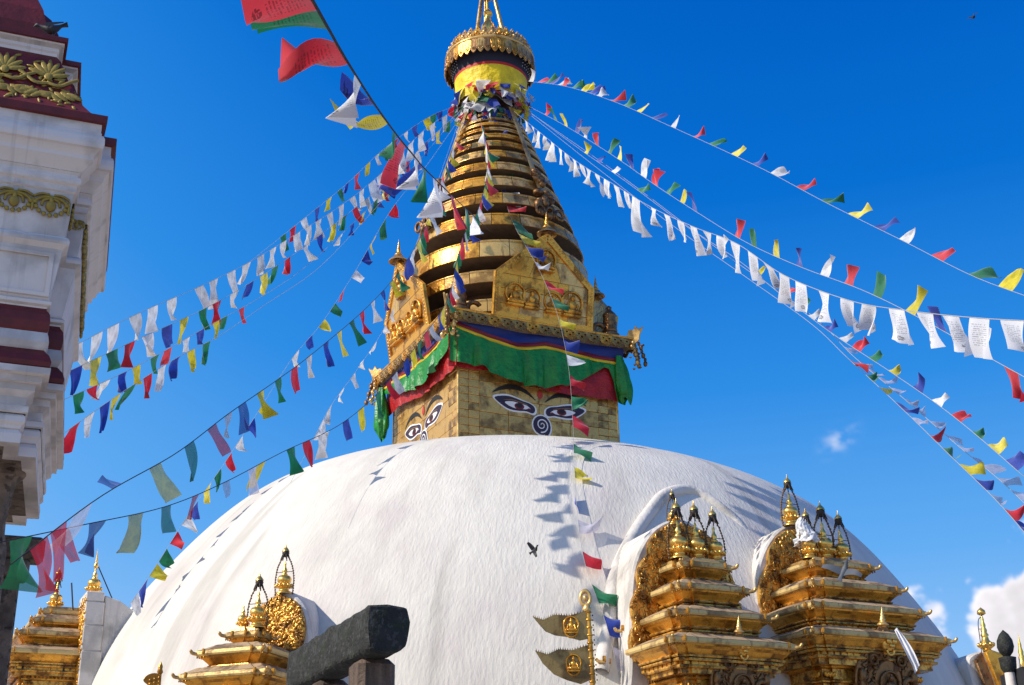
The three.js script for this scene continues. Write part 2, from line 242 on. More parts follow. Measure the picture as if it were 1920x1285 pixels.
// harmika: square gilded tower with painted eyes, clad in copper plates
{
  const h = pgroup('harmika', stupa); h.userData.label = 'square gilded tower with painted eyes';
  mesh('core', box(4.9, 5.2, 4.9, 0, 13.8, 0), mat.bronze, h);
  const geo = {}; const pl = (w, hh, v) => geo[w.toFixed(2) + hh.toFixed(2) + v] ??= solid(cbox(w - 0.009, hh - 0.009, 0.05, 0, -hh / 2, 0, 0.008));
  const variants = [0, 1, 2, 3].map((k) => { const m = mat.goldPale.clone(); const f = [1, 0.9, 0.95, 0.82][k]; m.color = lin(0.80 * f, 0.455 * f, 0.125 * f); const t = mat.goldPale.map.clone(); t.offset.set(k * 0.23, k * 0.41); t.needsUpdate = true; m.map = t; return m; });
  seed = 77;
  const cols = [[-2.5, -2.18], [-2.18, -1.86], [-1.86, -0.98], [-0.98, -0.02], [-0.02, 0.95], [0.95, 1.86], [1.86, 2.18], [2.18, 2.5]];
  for (let f = 0; f < 4; f++) {
    const face = new THREE.Matrix4().makeRotationY(-Math.PI / 2 * f + 0);
    cols.forEach(([a0, a1], ci) => {
      const edge = ci < 2 || ci > 5, rows = f > 1 ? 6 : edge ? 16 : 8, hh = 3.6 / rows;
      for (let r = 0; r < rows; r++) {
        const m = new THREE.Mesh(pl(a1 - a0, hh, 0), variants[Math.floor(rnd() * 4)]); m.name = 'gilt_plate'; m.castShadow = m.receiveShadow = true;
        m.position.set((a0 + a1) / 2, 12.5 + hh * (r + 0.5), 2.475 + rnd() * 0.012).applyMatrix4(face); m.rotation.set(rr(-0.006, 0.006), -Math.PI / 2 * f, 0, 'YXZ'); h.add(m);
      }
    });
    for (const s of [-1, 1]) { const g = cbox(0.07, 3.6, 0.07, 2.49 * s, 12.5, 2.49, 0.02); g.applyMatrix4(face); if (s > 0) mesh('corner_edge', g, mat.goldPale, h); }
  }
  // eyes, painted on each face: a raised skin of paint
  const M = { white: std({ color: lin(0.78, 0.77, 0.80), roughness: 0.6 }), navy: std({ color: lin(0.030, 0.016, 0.045), roughness: 0.6 }), red: std({ color: lin(0.16, 0.012, 0.02), roughness: 0.6 }), black: std({ color: lin(0.012, 0.011, 0.014), roughness: 0.7 }), iris: std({ color: lin(0.20, 0.11, 0.035), roughness: 0.5 }), urna: std({ color: lin(0.45, 0.035, 0.02), roughness: 0.5 }), grey: std({ color: lin(0.20, 0.20, 0.20), roughness: 0.7 }) };
  // outline of the left eye (outer tip left), traced on the face plane in metres
  const outer = smooth([[-1.47, 14.33], [-1.26, 14.42], [-1.0, 14.45], [-0.74, 14.40], [-0.5, 14.33], [-0.26, 14.27], [-0.13, 14.16], [-0.12, 14.02], [-0.19, 13.94], [-0.42, 13.98], [-0.68, 13.96], [-0.98, 13.98], [-1.24, 14.11]]);
  const cx = -0.74, cy = 14.18, shrink = (k, ky = k) => outer.map(([x, y]) => [cx + (x - cx) * k, cy + (y - cy) * ky]);
  const white = smooth([[-1.10, 14.20], [-0.9, 14.25], [-0.62, 14.22], [-0.40, 14.17], [-0.30, 14.08], [-0.52, 14.07], [-0.76, 14.06], [-0.96, 14.11]]);
  const lid = smooth([[-1.16, 14.26], [-0.92, 14.31], [-0.62, 14.27], [-0.40, 14.21], [-0.40, 14.19], [-0.62, 14.245], [-0.92, 14.28]]);
  const brow = smooth([[-1.47, 14.45], [-1.28, 14.62], [-1.0, 14.74], [-0.72, 14.75], [-0.42, 14.65], [-0.14, 14.38], [-0.36, 14.51], [-0.62, 14.60], [-0.9, 14.61], [-1.2, 14.55]]);
  const arc = (r0, r1, a0, a1, n = 24) => { const o = []; for (let i = 0; i <= n; i++) { const a = lerp(a0, a1, i / n); o.push([Math.cos(a) * r1, Math.sin(a) * r1]); } for (let i = n; i >= 0; i--) { const a = lerp(a0, a1, i / n); o.push([Math.cos(a) * r0, Math.sin(a) * r0]); } return o; };
  const flip = (p, s) => (s > 0 ? p : p.map(([x, y]) => [-x, y - 0.02]).reverse());
  const spiral = (wd) => { const L = [], q = []; for (let i = 0; i <= 60; i++) { const t = i / 60, a = R(-100) + t * R(650), r = 0.30 - 0.27 * Math.pow(t, 0.85), w = wd * (1 - 0.55 * t); L.push([Math.cos(a) * (r + w), Math.sin(a) * (r + w)]); q.unshift([Math.cos(a) * (r - w), Math.sin(a) * (r - w)]); } return [...L, ...q]; };
  for (let f = 0; f < 4; f++) {
    const put = (name, pts, z, m, dx = 0, dy = 0) => { const g = plate(pts, 0.006).translate(dx, dy, 2.5 + z); g.rotateY(-Math.PI / 2 * f); const o = mesh(name, g, m, h); return o; };
    for (const s of [1, -1]) {
      put('eye_outline', flip(shrink(1.0), s), 0.010, M.white); put('eye_rim', flip(shrink(0.91, 0.80), s), 0.018, M.navy);
      put('eye_white', flip(white, s), 0.026, M.white); put('eye_fold', flip(lid, s), 0.026, M.iris);
      put('iris', [...Array(20)].map((_, i) => [Math.cos(i / 20 * 6.2832) * 0.15, Math.sin(i / 20 * 6.2832) * 0.095 - 0.01 * 0]), 0.033, M.red, -0.66 * s, 14.135); put('pupil', [...Array(16)].map((_, i) => [Math.cos(i / 16 * 6.2832) * 0.10, Math.sin(i / 16 * 6.2832) * 0.062]), 0.041, M.black, -0.66 * s, 14.15);
      put('eye_corner', flip(smooth([[-0.36, 14.11], [-0.29, 14.08], [-0.40, 14.06], [-0.52, 14.055], [-0.44, 14.075]]), s), 0.033, M.red);
      put('eyebrow', flip(brow, s), 0.012, M.black);
    }
    put('urna', smooth([[0, 14.72], [0.09, 14.56], [0, 14.44], [-0.09, 14.56]]), 0.014, M.urna);
    // the nose: a curl like the numeral one
    const no = [[0.30, 0], [0.32, 0.06]];
    put('nose_outline', [...Array(36)].map((_, i) => { const a = i / 36 * 6.2832; return [Math.cos(a) * 0.305, Math.sin(a) * 0.315]; }), 0.010, M.white, 0.03, 13.67);
    put('nose_tail_outline', smooth([[0.335, 13.68], [0.33, 13.5], [0.22, 13.32], [0.06, 13.2], [-0.02, 13.24], [0.06, 13.36], [0.1, 13.5]]), 0.0075, M.white);
    put('nose_disc', [...Array(36)].map((_, i) => { const a = i / 36 * 6.2832; return [Math.cos(a) * 0.265, Math.sin(a) * 0.275]; }), 0.018, M.navy, 0.03, 13.67);
    put('nose_tail', smooth([[0.295, 13.68], [0.285, 13.52], [0.19, 13.36], [0.05, 13.26], [0.12, 13.4], [0.14, 13.52]]), 0.0155, M.navy);
    put('nose_curl', spiral(0.026).map(([x, y]) => [x * 0.72, y * 0.75]), 0.026, M.white, 0.03, 13.68);
  }
}

// gilded cornice: soffit, rail, row of pierced pendant plaques, upturned corner leaves and hanging tassels
mat.gold2 = mat.gold.clone(); mat.gold2.color = lin(0.50, 0.29, 0.075);
const fringeGeo = (() => {
  const w = 0.40, o = []; o.push([-w / 2, 0], [w / 2, 0], [w / 2, -0.24]); for (let i = 1; i < 10; i++) { const t = i / 10; o.push([w / 2 - w * t, -0.25 - 0.13 * Math.sin(t * Math.PI) - (i % 2 ? 0.03 : 0)]); } o.push([-w / 2, -0.24]);
  const hole = (x, y, r) => [...Array(8)].map((_, i) => [x + Math.cos(i / 8 * 6.283) * r, y + Math.sin(i / 8 * 6.283) * r]);
  const g = [plate(o, 0.03, 0.006, [hole(-0.1, -0.12, 0.035), hole(0.1, -0.12, 0.035), hole(0, -0.22, 0.04)])];
  for (const [x, y] of [[0, -0.11], [-0.13, -0.22], [0.13, -0.22], [-0.06, -0.31], [0.06, -0.31]]) g.push(ball(0.032, x, y, 0.03, [1, 1, 0.6], 6));
  g.push(new THREE.TorusGeometry(0.062, 0.012, 4, 10).translate(0, -0.22, 0.03), ball(0.022, 0, -0.40, 0.015, [1, 1, 1], 6));
  return solid(g);
})();
{
  const c = pgroup('cornice', stupa); c.userData.label = 'gilded cornice with pierced hanging plaques';
  const sq = (k) => [[-k, k], [k, k], [k, -k], [-k, -k]];
  mesh('soffit', sweep(sq(2.4), [[0.0, 15.9], [0.08, 16.05], [0.36, 16.25], [0.50, 16.34], [0.50, 16.40], [0.1, 16.52]]), mat.wood, c);
  mesh('deck', sweep(sq(2.9), [[0.0, 16.41], [0.0, 16.50]]), mat.bronze, c);
  for (let f = 0; f < 4; f++) {
    const turn = new THREE.Matrix4().makeRotationY(-Math.PI / 2 * f);
    const rail = tube([[-2.98, 16.58, 2.96], [0, 16.55, 2.96], [2.98, 16.58, 2.96]], 0.035, 8, 6); rail.applyMatrix4(turn); mesh('rail', rail, mat.gold, c);
    for (let k = 0; k < 15; k++) { const m = new THREE.Mesh(fringeGeo, k % 3 ? mat.gold2 : mat.gold); m.name = 'pendant_plaque'; m.castShadow = m.receiveShadow = true; m.position.set(-2.75 + k * 0.393, 16.54, 2.945).applyMatrix4(turn); m.rotation.set(rr(-0.06, 0.02), -Math.PI / 2 * f, rr(-0.02, 0.02), 'YXZ'); m.scale.set(1, 0.82, 1); c.add(m); }
    // corner leaf and tassels
    const leaf = plate(smooth([[0, -0.12], [0.26, -0.05], [0.32, 0.16], [0.42, 0.40], [0.28, 0.34], [0.2, 0.46], [0.12, 0.33], [0.02, 0.36], [-0.08, 0.12]], 4), 0.05, 0.012);
    leaf.rotateY(-Math.PI / 4).translate(2.82, 16.52, 2.86); leaf.applyMatrix4(turn); mesh('corner_leaf', leaf, mat.goldPale, c);
    for (let k = 0; k < 3; k++) {
      const x = 3.02 - (k === 1 ? 0.22 : 0), z = 3.02 - (k === 2 ? 0.22 : 0), g = [];
      for (let j = 0; j < 6; j++) g.push(ball(0.05 + 0.02 * (j % 2), x + 0.03 * j * (k === 0 ? 1 : 0.4) + rr(-0.03, 0.03), 16.42 - j * 0.13, z + 0.02 * j + rr(-0.03, 0.03), [1, 1.25, 1], 6), ball(0.045, x + rr(-0.1, 0.1), 16.36 - j * 0.13, z + rr(-0.1, 0.1), [1, 0.7, 1], 5));
      const q = join(g); q.applyMatrix4(turn); mesh('tassel', q, k ? mat.goldPale : mat.bronze, c);
    }
  }
}

// seated figure in low relief, used on the gilt gables
function seated(s = 1) {
  return [cbox(0.52, 0.07, 0.16, 0, 0, 0.04, 0.015), ball(0.2, 0, 0.14, 0.05, [1.25, 0.45, 0.7]), ball(0.07, -0.2, 0.13, 0.1, [1, 0.8, 0.8], 8), ball(0.07, 0.2, 0.13, 0.1, [1, 0.8, 0.8], 8), ball(0.14, 0, 0.30, 0.05, [0.9, 1.15, 0.7]), ball(0.075, 0, 0.50, 0.08, [0.9, 1.1, 0.9], 8), ball(0.035, 0, 0.59, 0.07, [1, 1, 1], 6), bar([-0.12, 0.36, 0.06], [-0.17, 0.18, 0.13], 0.035), bar([0.12, 0.36, 0.06], [0.17, 0.18, 0.13], 0.035), at(new THREE.TorusGeometry(0.30, 0.035, 6, 18, Math.PI * 1.5), 0, 0.38, 0.03, 0, 0, -Math.PI / 4)].map((g) => at(g, 0, 0, 0, 0, 0, 0, s));
}
function finial(h, r) { return lathe([[r * 0.55, 0], [r * 0.6, h * 0.05], [r * 1.0, h * 0.1], [r * 0.95, h * 0.16], [r * 0.5, h * 0.26], [r * 0.42, h * 0.34], [r * 0.55, h * 0.38], [r * 0.34, h * 0.44], [r * 0.42, h * 0.5], [r * 0.26, h * 0.56], [r * 0.32, h * 0.62], [r * 0.18, h * 0.7], [r * 0.2, h * 0.76], [r * 0.1, h * 0.84], [0.001, h]], 14); }
{
  for (let f = 0; f < 4; f++) {
    const t = pgroup('gilt_gable', stupa); t.rotation.y = -Math.PI / 2 * f; t.userData.label = 'gilt gable plaque with seated relief figures standing on the cornice';
    const inner = new THREE.Group(); const tilt = f === 3 ? -0.02 : 0;
    const unused = [[-1.55, 16.55], [-1.62, 17.3], [-1.62, 18.30], [0.05, 19.88], [1.62, 18.30], [1.66, 17.3], [1.5, 16.55]];
    const dx = -0.06;
    const P = (pts) => pts.map(([x, y]) => [x + dx, y]);
    const lay = (name, list, m) => { const g = join(list); g.translate(0, -16.55, 0).rotateX(0.16).translate(0, 16.55, 2.88); return mesh(name, g, m, t); };
    // sheet panels with seams
    const rowsY = [16.55, 16.98, 17.42, 17.86, 18.46, 19.24]; seed = 300 + f;
    for (let r = 0; r < 5; r++) {
      const y0 = rowsY[r] + 0.006, y1 = rowsY[r + 1] - 0.006, wAt = (y) => (y < 17.87 ? 1.54 : Math.max(0.01, 1.54 - (y - 17.86) * 1.115));
      const n = r < 3 ? 4 : r === 3 ? 3 : 1;
      for (let k = 0; k < n; k++) { const u0 = -1 + 2 * k / n, u1 = -1 + 2 * (k + 1) / n, ins = 0.004; lay('sheet', [plate(P([[u0 * wAt(y0) + ins, y0], [u1 * wAt(y0) - ins, y0], [u1 * wAt(y1) - ins * 0.9, y1], [u0 * wAt(y1) + ins * 0.9, y1]]), 0.05 + rnd() * 0.006, 0.004)], [mat.gold, mat.goldPale, mat.gold][Math.floor(rnd() * 3)]); }
    }
    const inset = (k) => P([[-1.54 + k, 16.55], [-1.54 + k, 17.86 - k * 0.4], [0, 19.24 - k * 1.4], [1.54 - k, 17.86 - k * 0.4], [1.54 - k, 16.55]]);
    const border = shapeOf(inset(-0.05)); border.holes.push(new THREE.Path(inset(0.14).map(([x, y]) => new THREE.Vector2(x, y + (y < 17 ? 0.16 : 0)))));
    lay('border', [plate(border, 0.10, 0.012)], mat.gold);
    const beads = []; for (let k = 0; k < 16; k++) { const u = k / 15; beads.push(ball(0.042, dx - 1.49 + 1.49 * u, 17.84 + 1.33 * u, 0.09, [1, 1, 0.7], 6), ball(0.042, dx + 1.49 - 1.49 * u, 17.84 + 1.33 * u, 0.09, [1, 1, 0.7], 6)); if (k < 12) beads.push(ball(0.042, dx - 1.49, 16.7 + k * 0.10, 0.09, [1, 1, 0.7], 6), ball(0.042, dx + 1.49, 16.7 + k * 0.10, 0.09, [1, 1, 0.7], 6)); }
    lay('beading', beads, mat.gold).userData.kind = 'stuff';
    for (const [x, y, s] of [[-0.92, 16.95, 0.98], [-0.40, 16.93, 0.9], [0.28, 16.92, 0.9], [0.88, 16.90, 1.1], [0, 18.10, 0.98]]) lay('seated_figure', seated(s).map((g) => g.translate(x + dx, y, 0.06)), mat.gold);
    const fin = pgroup('gable_finial', t); fin.position.set(dx, 19.16, 3.34);
    mesh('bell', lathe([[0.30, 0.05], [0.28, 0.10], [0.17, 0.18], [0.14, 0.24], [0.001, 0.25]], 16), mat.goldPale, fin); mesh('tip', finial(0.62, 0.12).translate(0, 0.2, 0), mat.gold, fin); mesh('stem', lathe([[0.05, -0.15], [0.05, 0.02], [0.18, 0.04], [0.18, 0.06]], 10), mat.bronze, fin);
  }
  // small bronze votive lanterns and scrolls on the corners of the cornice
  for (let f = 0; f < 4; f++) {
    const l = pgroup('corner_lantern', stupa); l.userData.label = 'dark bronze votive lantern on a cornice corner'; l.rotation.y = -Math.PI / 2 * f; const x = 2.42, z = 2.42;
    mesh('foot', lathe([[0.36, 16.5], [0.34, 16.62], [0.22, 16.68], [0.28, 16.82], [0.2, 16.9]], 16).translate(x, 0, z), mat.bronze, l);
    mesh('drum', lathe([[0.21, 16.9], [0.23, 16.96], [0.2, 17.0], [0.2, 17.18], [0.22, 17.2], [0.19, 17.24], [0.19, 17.42], [0.21, 17.44], [0.18, 17.5], [0.08, 17.58], [0.07, 17.66], [0.09, 17.7], [0.001, 17.78]], 16).translate(x, 0, z), mat.bronze, l);
    for (const [dx, dz] of [[-0.42, 0.1], [0.1, -0.42]]) mesh('scroll', [at(new THREE.TorusGeometry(0.2, 0.07, 7, 18, Math.PI * 1.6), x + dx, 16.86, z + dz, dx < -0.2 ? 0 : Math.PI / 2, 0, 0.6), ball(0.12, x + dx, 16.66, z + dz, [1.3, 0.8, 1.3], 8)], mat.bronze, l);
  }
}

// spire of stacked gilded rings, leaning a little
const spirePart = (name, geo, m, parent) => { const g = solid(geo), p = g.attributes.position; for (let i = 0; i < p.count; i++) { const k = LEAN(p.getY(i)); p.setX(i, p.getX(i) + k * Math.cos(PSI)); p.setZ(i, p.getZ(i) + k * Math.sin(PSI)); } return mesh(name, g, m, parent, true); };
{
  mesh_core: { spirePart('spire_core', lathe([[1.7, 16.5], [1.7, 18.0], [1.6, 19.2], [1.3, 20.3], [1.05, 21.4], [0.85, 22.3], [0.62, 23.4], [0.5, 24.2], [0.45, 25.0], [0.42, 25.9]], 40), mat.wood, stupa); }
  const rings = [[16.98, 17.36, 2.68, 2.70], [17.88, 18.25, 2.74, 2.75], [18.67, 19.22, 2.80, 2.74], [19.77, 20.20, 2.67, 2.53], [20.62, 21.03, 2.41, 2.27], [21.36, 21.74, 2.16, 2.02], [22.05, 22.35, 1.91, 1.81], [22.61, 22.88, 1.72, 1.62], [23.09, 23.31, 1.55, 1.47], [23.48, 23.65, 1.41, 1.35], [23.80, 23.93, 1.29, 1.24], [24.08, 24.19, 1.17, 1.13], [24.34, 24.44, 1.05, 1.01], [24.58, 24.68, 0.94, 0.90]];
  seed = 410;
  rings.forEach(([y0, y1, r0, r1], k) => {
    const ring = pgroup('spire_ring', stupa), n = Math.max(12, 22 - k), step = Math.PI * 2 / n, h = y1 - y0;
    for (let i = 0; i < n; i++) {
      const a0 = i * step + (k % 2) * step * 0.5, g = lathe([[r0 - 0.05, y0 + 0.012], [r0, y0], [r0 + 0.012, y0 + 0.015], [r1 + 0.010, y1 - 0.05], [r1 + 0.035, y1 - 0.04], [r1 + 0.035, y1 - 0.004], [r1 - 0.02, y1], [r1 - 0.06, y1 - 0.02]], 4, a0, step - 0.007);
      spirePart('ring_panel', g, [mat.goldPale, mat.goldPale, mat.gold][Math.floor(rnd() * 3)], ring);
    }
    spirePart('ring_soffit', lathe([[Math.max(0.4, r0 - 1.2), y0 + 0.10], [r0 - 0.05, y0 + 0.03]], 40), mat.wood, ring); spirePart('ring_lid', lathe([[r1 - 0.03, y1 - 0.012], [Math.max(0.4, r1 - 1.2), y1 + 0.02]], 40), mat.wood, ring);
  });
  // gilt strap running down the spire with a scrolled foot, one on each side
  for (let f = 0; f < 4; f++) {
    const a = f * Math.PI / 2 + 0.20, pt = (r, y) => V(Math.sin(a) * r, y, Math.cos(a) * r), side = V(Math.cos(a), 0, -Math.sin(a));
    const st = pgroup('spire_strap', stupa), path = [[0.95, 24.9], [1.28, 24.0], [1.65, 22.95], [1.98, 22.0], [2.2, 21.4]];
    spirePart('strap', surf(2, 16, (u, v) => { const i = Math.min(path.length - 2, Math.floor(v * (path.length - 1))), t = v * (path.length - 1) - i, p = pt(lerp(path[i][0], path[i + 1][0], t) + 0.08 + (u === 0.5 ? 0.03 : 0), lerp(path[i][1], path[i + 1][1], t)).addScaledVector(side, (u - 0.5) * 0.20); return [p.x, p.y, p.z]; }), mat.goldPale, st);
    const lump = []; seed = 500 + f; for (let k = 0; k < 34; k++) { const u = rnd(), y = lerp(22.1, 20.15, u), s = rr(-1, 1) * (0.10 + 0.42 * Math.pow(u, 1.4)), p = pt(lerp(1.95, 2.62, u) + 0.12, y).addScaledVector(side, s); lump.push(ball(rr(0.06, 0.15), p.x, p.y, p.z, [1, rr(0.7, 1.3), 1], 7)); }
    for (const s of [-0.36, 0, 0.36]) { const p = pt(2.68, 20.4).addScaledVector(side, s); lump.push(at(new THREE.TorusGeometry(0.15, 0.05, 6, 14), p.x, p.y, p.z, a)); }
    spirePart('guardian_relief', lump, mat.bronze, st);
  }
}

// crown parasol at the head of the spire
{
  const c = pgroup('parasol_crown', stupa); c.userData.label = 'gilded round parasol crown with pierced rim';
  const circle = (n, fn) => { for (let i = 0; i < n; i++) fn(i / n * Math.PI * 2, i); };
  spirePart('neck', lathe([[0.62, 24.7], [0.58, 25.0], [0.55, 25.2], [0.75, 25.4], [0.86, 25.7], [0.80, 26.0], [0.5, 26.4]], 24), std({ color: lin(0.055, 0.028, 0.012), metalness: 0.5, roughness: 0.5 }), c);
  spirePart('canopy', lathe([[0.2, 27.0], [1.0, 27.02], [1.42, 26.96], [1.45, 27.05], [1.2, 27.3], [0.9, 27.5], [0.5, 27.72], [0.2, 27.85]], 48), mat.bronze, c);
  spirePart('rim_ring', lathe([[1.36, 27.16], [1.47, 27.17], [1.49, 27.22], [1.47, 27.27], [1.36, 27.28]], 64), mat.goldPale, c);
  const cusp = solid([plate(smooth([[-0.13, 0], [0.13, 0], [0.12, 0.16], [0.07, 0.26], [0, 0.38], [-0.07, 0.26], [-0.12, 0.16]], 3), 0.05, 0.012), ball(0.055, 0, 0.12, 0.05, [1, 1, 0.7], 6), ball(0.03, -0.07, 0.05, 0.05, [1, 1, 1], 5), ball(0.03, 0.07, 0.05, 0.05, [1, 1, 1], 5), ball(0.03, 0, 0.26, 0.045, [1, 1, 1], 5)]);
  const drop = solid([plate(smooth([[-0.12, 0], [0.12, 0], [0.125, -0.3], [0.09, -0.42], [0, -0.52], [-0.09, -0.42], [-0.125, -0.3]], 3), 0.035, 0.01), at(new THREE.TorusGeometry(0.06, 0.014, 5, 10), 0, -0.36, 0.035), ball(0.03, 0, -0.36, 0.035, [1, 1, 1], 5), box(0.012, 0.24, 0.02, -0.05, -0.14, 0.035), box(0.012, 0.24, 0.02, 0.05, -0.14, 0.035)]);
  const k0 = LEAN(27.2); seed = 611;
  const place = (geo, name, r, y, a, tilt, m) => { const o = new THREE.Mesh(geo, m); o.name = name; o.castShadow = o.receiveShadow = true; o.position.set(Math.sin(a) * r + k0 * Math.cos(PSI), y, Math.cos(a) * r + k0 * Math.sin(PSI)); o.rotation.set(tilt, a, 0, 'YXZ'); if (name === 'crown_leaf') o.scale.set(1.15, 1.4, 1.6); c.add(o); };
  circle(34, (a, i) => place(cusp, 'crown_leaf', 1.36, 27.27, a, -0.30, i % 3 ? mat.goldPale : mat.gold));
  circle(20, (a, i) => place(cusp, 'crown_leaf', 0.92, 27.46, a, -0.3, i % 2 ? mat.goldPale : mat.gold));
  circle(40, (a, i) => place(drop, 'valance_plaque', 1.44, 27.14, a, -0.06, [mat.goldPale, mat.gold, mat.bronze][Math.floor(rnd() * 2.4)]));
  spirePart('crown_finial', [lathe([[0.5, 27.72], [0.46, 27.9], [0.34, 28.0], [0.36, 28.12], [0.24, 28.24], [0.27, 28.4], [0.24, 28.62], [0.13, 28.8], [0.09, 29.05], [0.16, 29.1], [0.16, 29.18], [0.05, 29.3], [0.04, 29.9], [0.001, 30.2]], 20), ...[...Array(12)].map((_, i) => ball(0.07, Math.cos(i / 12 * 6.283) * 0.40, 27.93, Math.sin(i / 12 * 6.283) * 0.40, [1, 1, 1], 6)), ...[...Array(9)].map((_, i) => ball(0.055, Math.cos(i / 9 * 6.283) * 0.29, 28.3, Math.sin(i / 9 * 6.283) * 0.29, [1, 1, 1], 6))], mat.goldShine, c);
  // three legs that carry the topmost ornament
  for (let k = 0; k < 3; k++) { const a = R(-72 + k * 120) - PSI * 0; const p = [Math.sin(a) * 0.60, 27.7, Math.cos(a) * 0.60], q = [Math.sin(a) * 0.12, 30.5, Math.cos(a) * 0.12]; spirePart('crown_leg', [bar(p, q, 0.085, 0.06, 6), ...[...Array(9)].map((_, i) => ball(0.075, lerp(p[0], q[0], i / 9), lerp(p[1], q[1], i / 9), lerp(p[2], q[2], i / 9), [1, 0.5, 1], 6))], mat.goldPale, c); }
  spirePart('crown_cap', [lathe([[0.05, 29.9], [0.32, 30.0], [0.38, 30.15], [0.26, 30.35], [0.12, 30.7], [0.001, 31.4]], 20), ...[...Array(14)].map((_, i) => ball(0.07, Math.cos(i / 14 * 6.283) * 0.34, 30.0, Math.sin(i / 14 * 6.283) * 0.34, [1, 1.4, 1], 6))], mat.gold, c);
  spirePart('drum', lathe([[1.30, 27.0], [1.16, 26.9], [1.14, 26.0], [1.04, 25.45], [0.8, 25.4]], 48), mat.bronze, c);
}

// yellow cloth round the crown drum
{
  const t = thing('crown_cloth', 'bright yellow cloth with red and black upper bands wrapped round the crown drum', 'cloth', [LEAN(26) , 0, 0], PSI);
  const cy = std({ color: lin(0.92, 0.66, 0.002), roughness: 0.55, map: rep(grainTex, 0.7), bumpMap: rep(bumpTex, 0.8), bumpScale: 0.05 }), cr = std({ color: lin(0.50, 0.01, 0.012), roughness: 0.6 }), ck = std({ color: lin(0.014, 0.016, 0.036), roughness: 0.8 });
  const wrap = (y0, y1, r0, r1, amp) => surf(120, 8, (u, v) => { const a = u * Math.PI * 2, w = amp * (Math.sin(a * 9 + v * 2) * 0.5 + Math.sin(a * 23) * 0.3), r = lerp(r0, r1, v) + w * v; return [Math.sin(a) * r, lerp(y0, y1, v), Math.cos(a) * r]; });
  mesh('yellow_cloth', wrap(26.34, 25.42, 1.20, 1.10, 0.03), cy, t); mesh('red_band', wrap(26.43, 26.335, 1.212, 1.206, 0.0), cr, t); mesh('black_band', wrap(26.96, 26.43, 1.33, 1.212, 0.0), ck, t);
  const dots = []; for (let i = 0; i < 60; i++) for (let j = 0; j < 3; j++) { const a = i / 60 * 6.2832; if (Math.abs(Math.sin(a + PSI)) < 0.8) continue; dots.push(ball(0.016, Math.sin(a) * (1.262 + j * 0.025), 26.55 + j * 0.12, Math.cos(a) * (1.262 + j * 0.025), [1, 1, 1], 5)); }
  const d = mesh('studs', dots, std({ color: lin(0.6, 0.6, 0.58), roughness: 0.5 }), t); d.userData.kind = 'stuff';
}

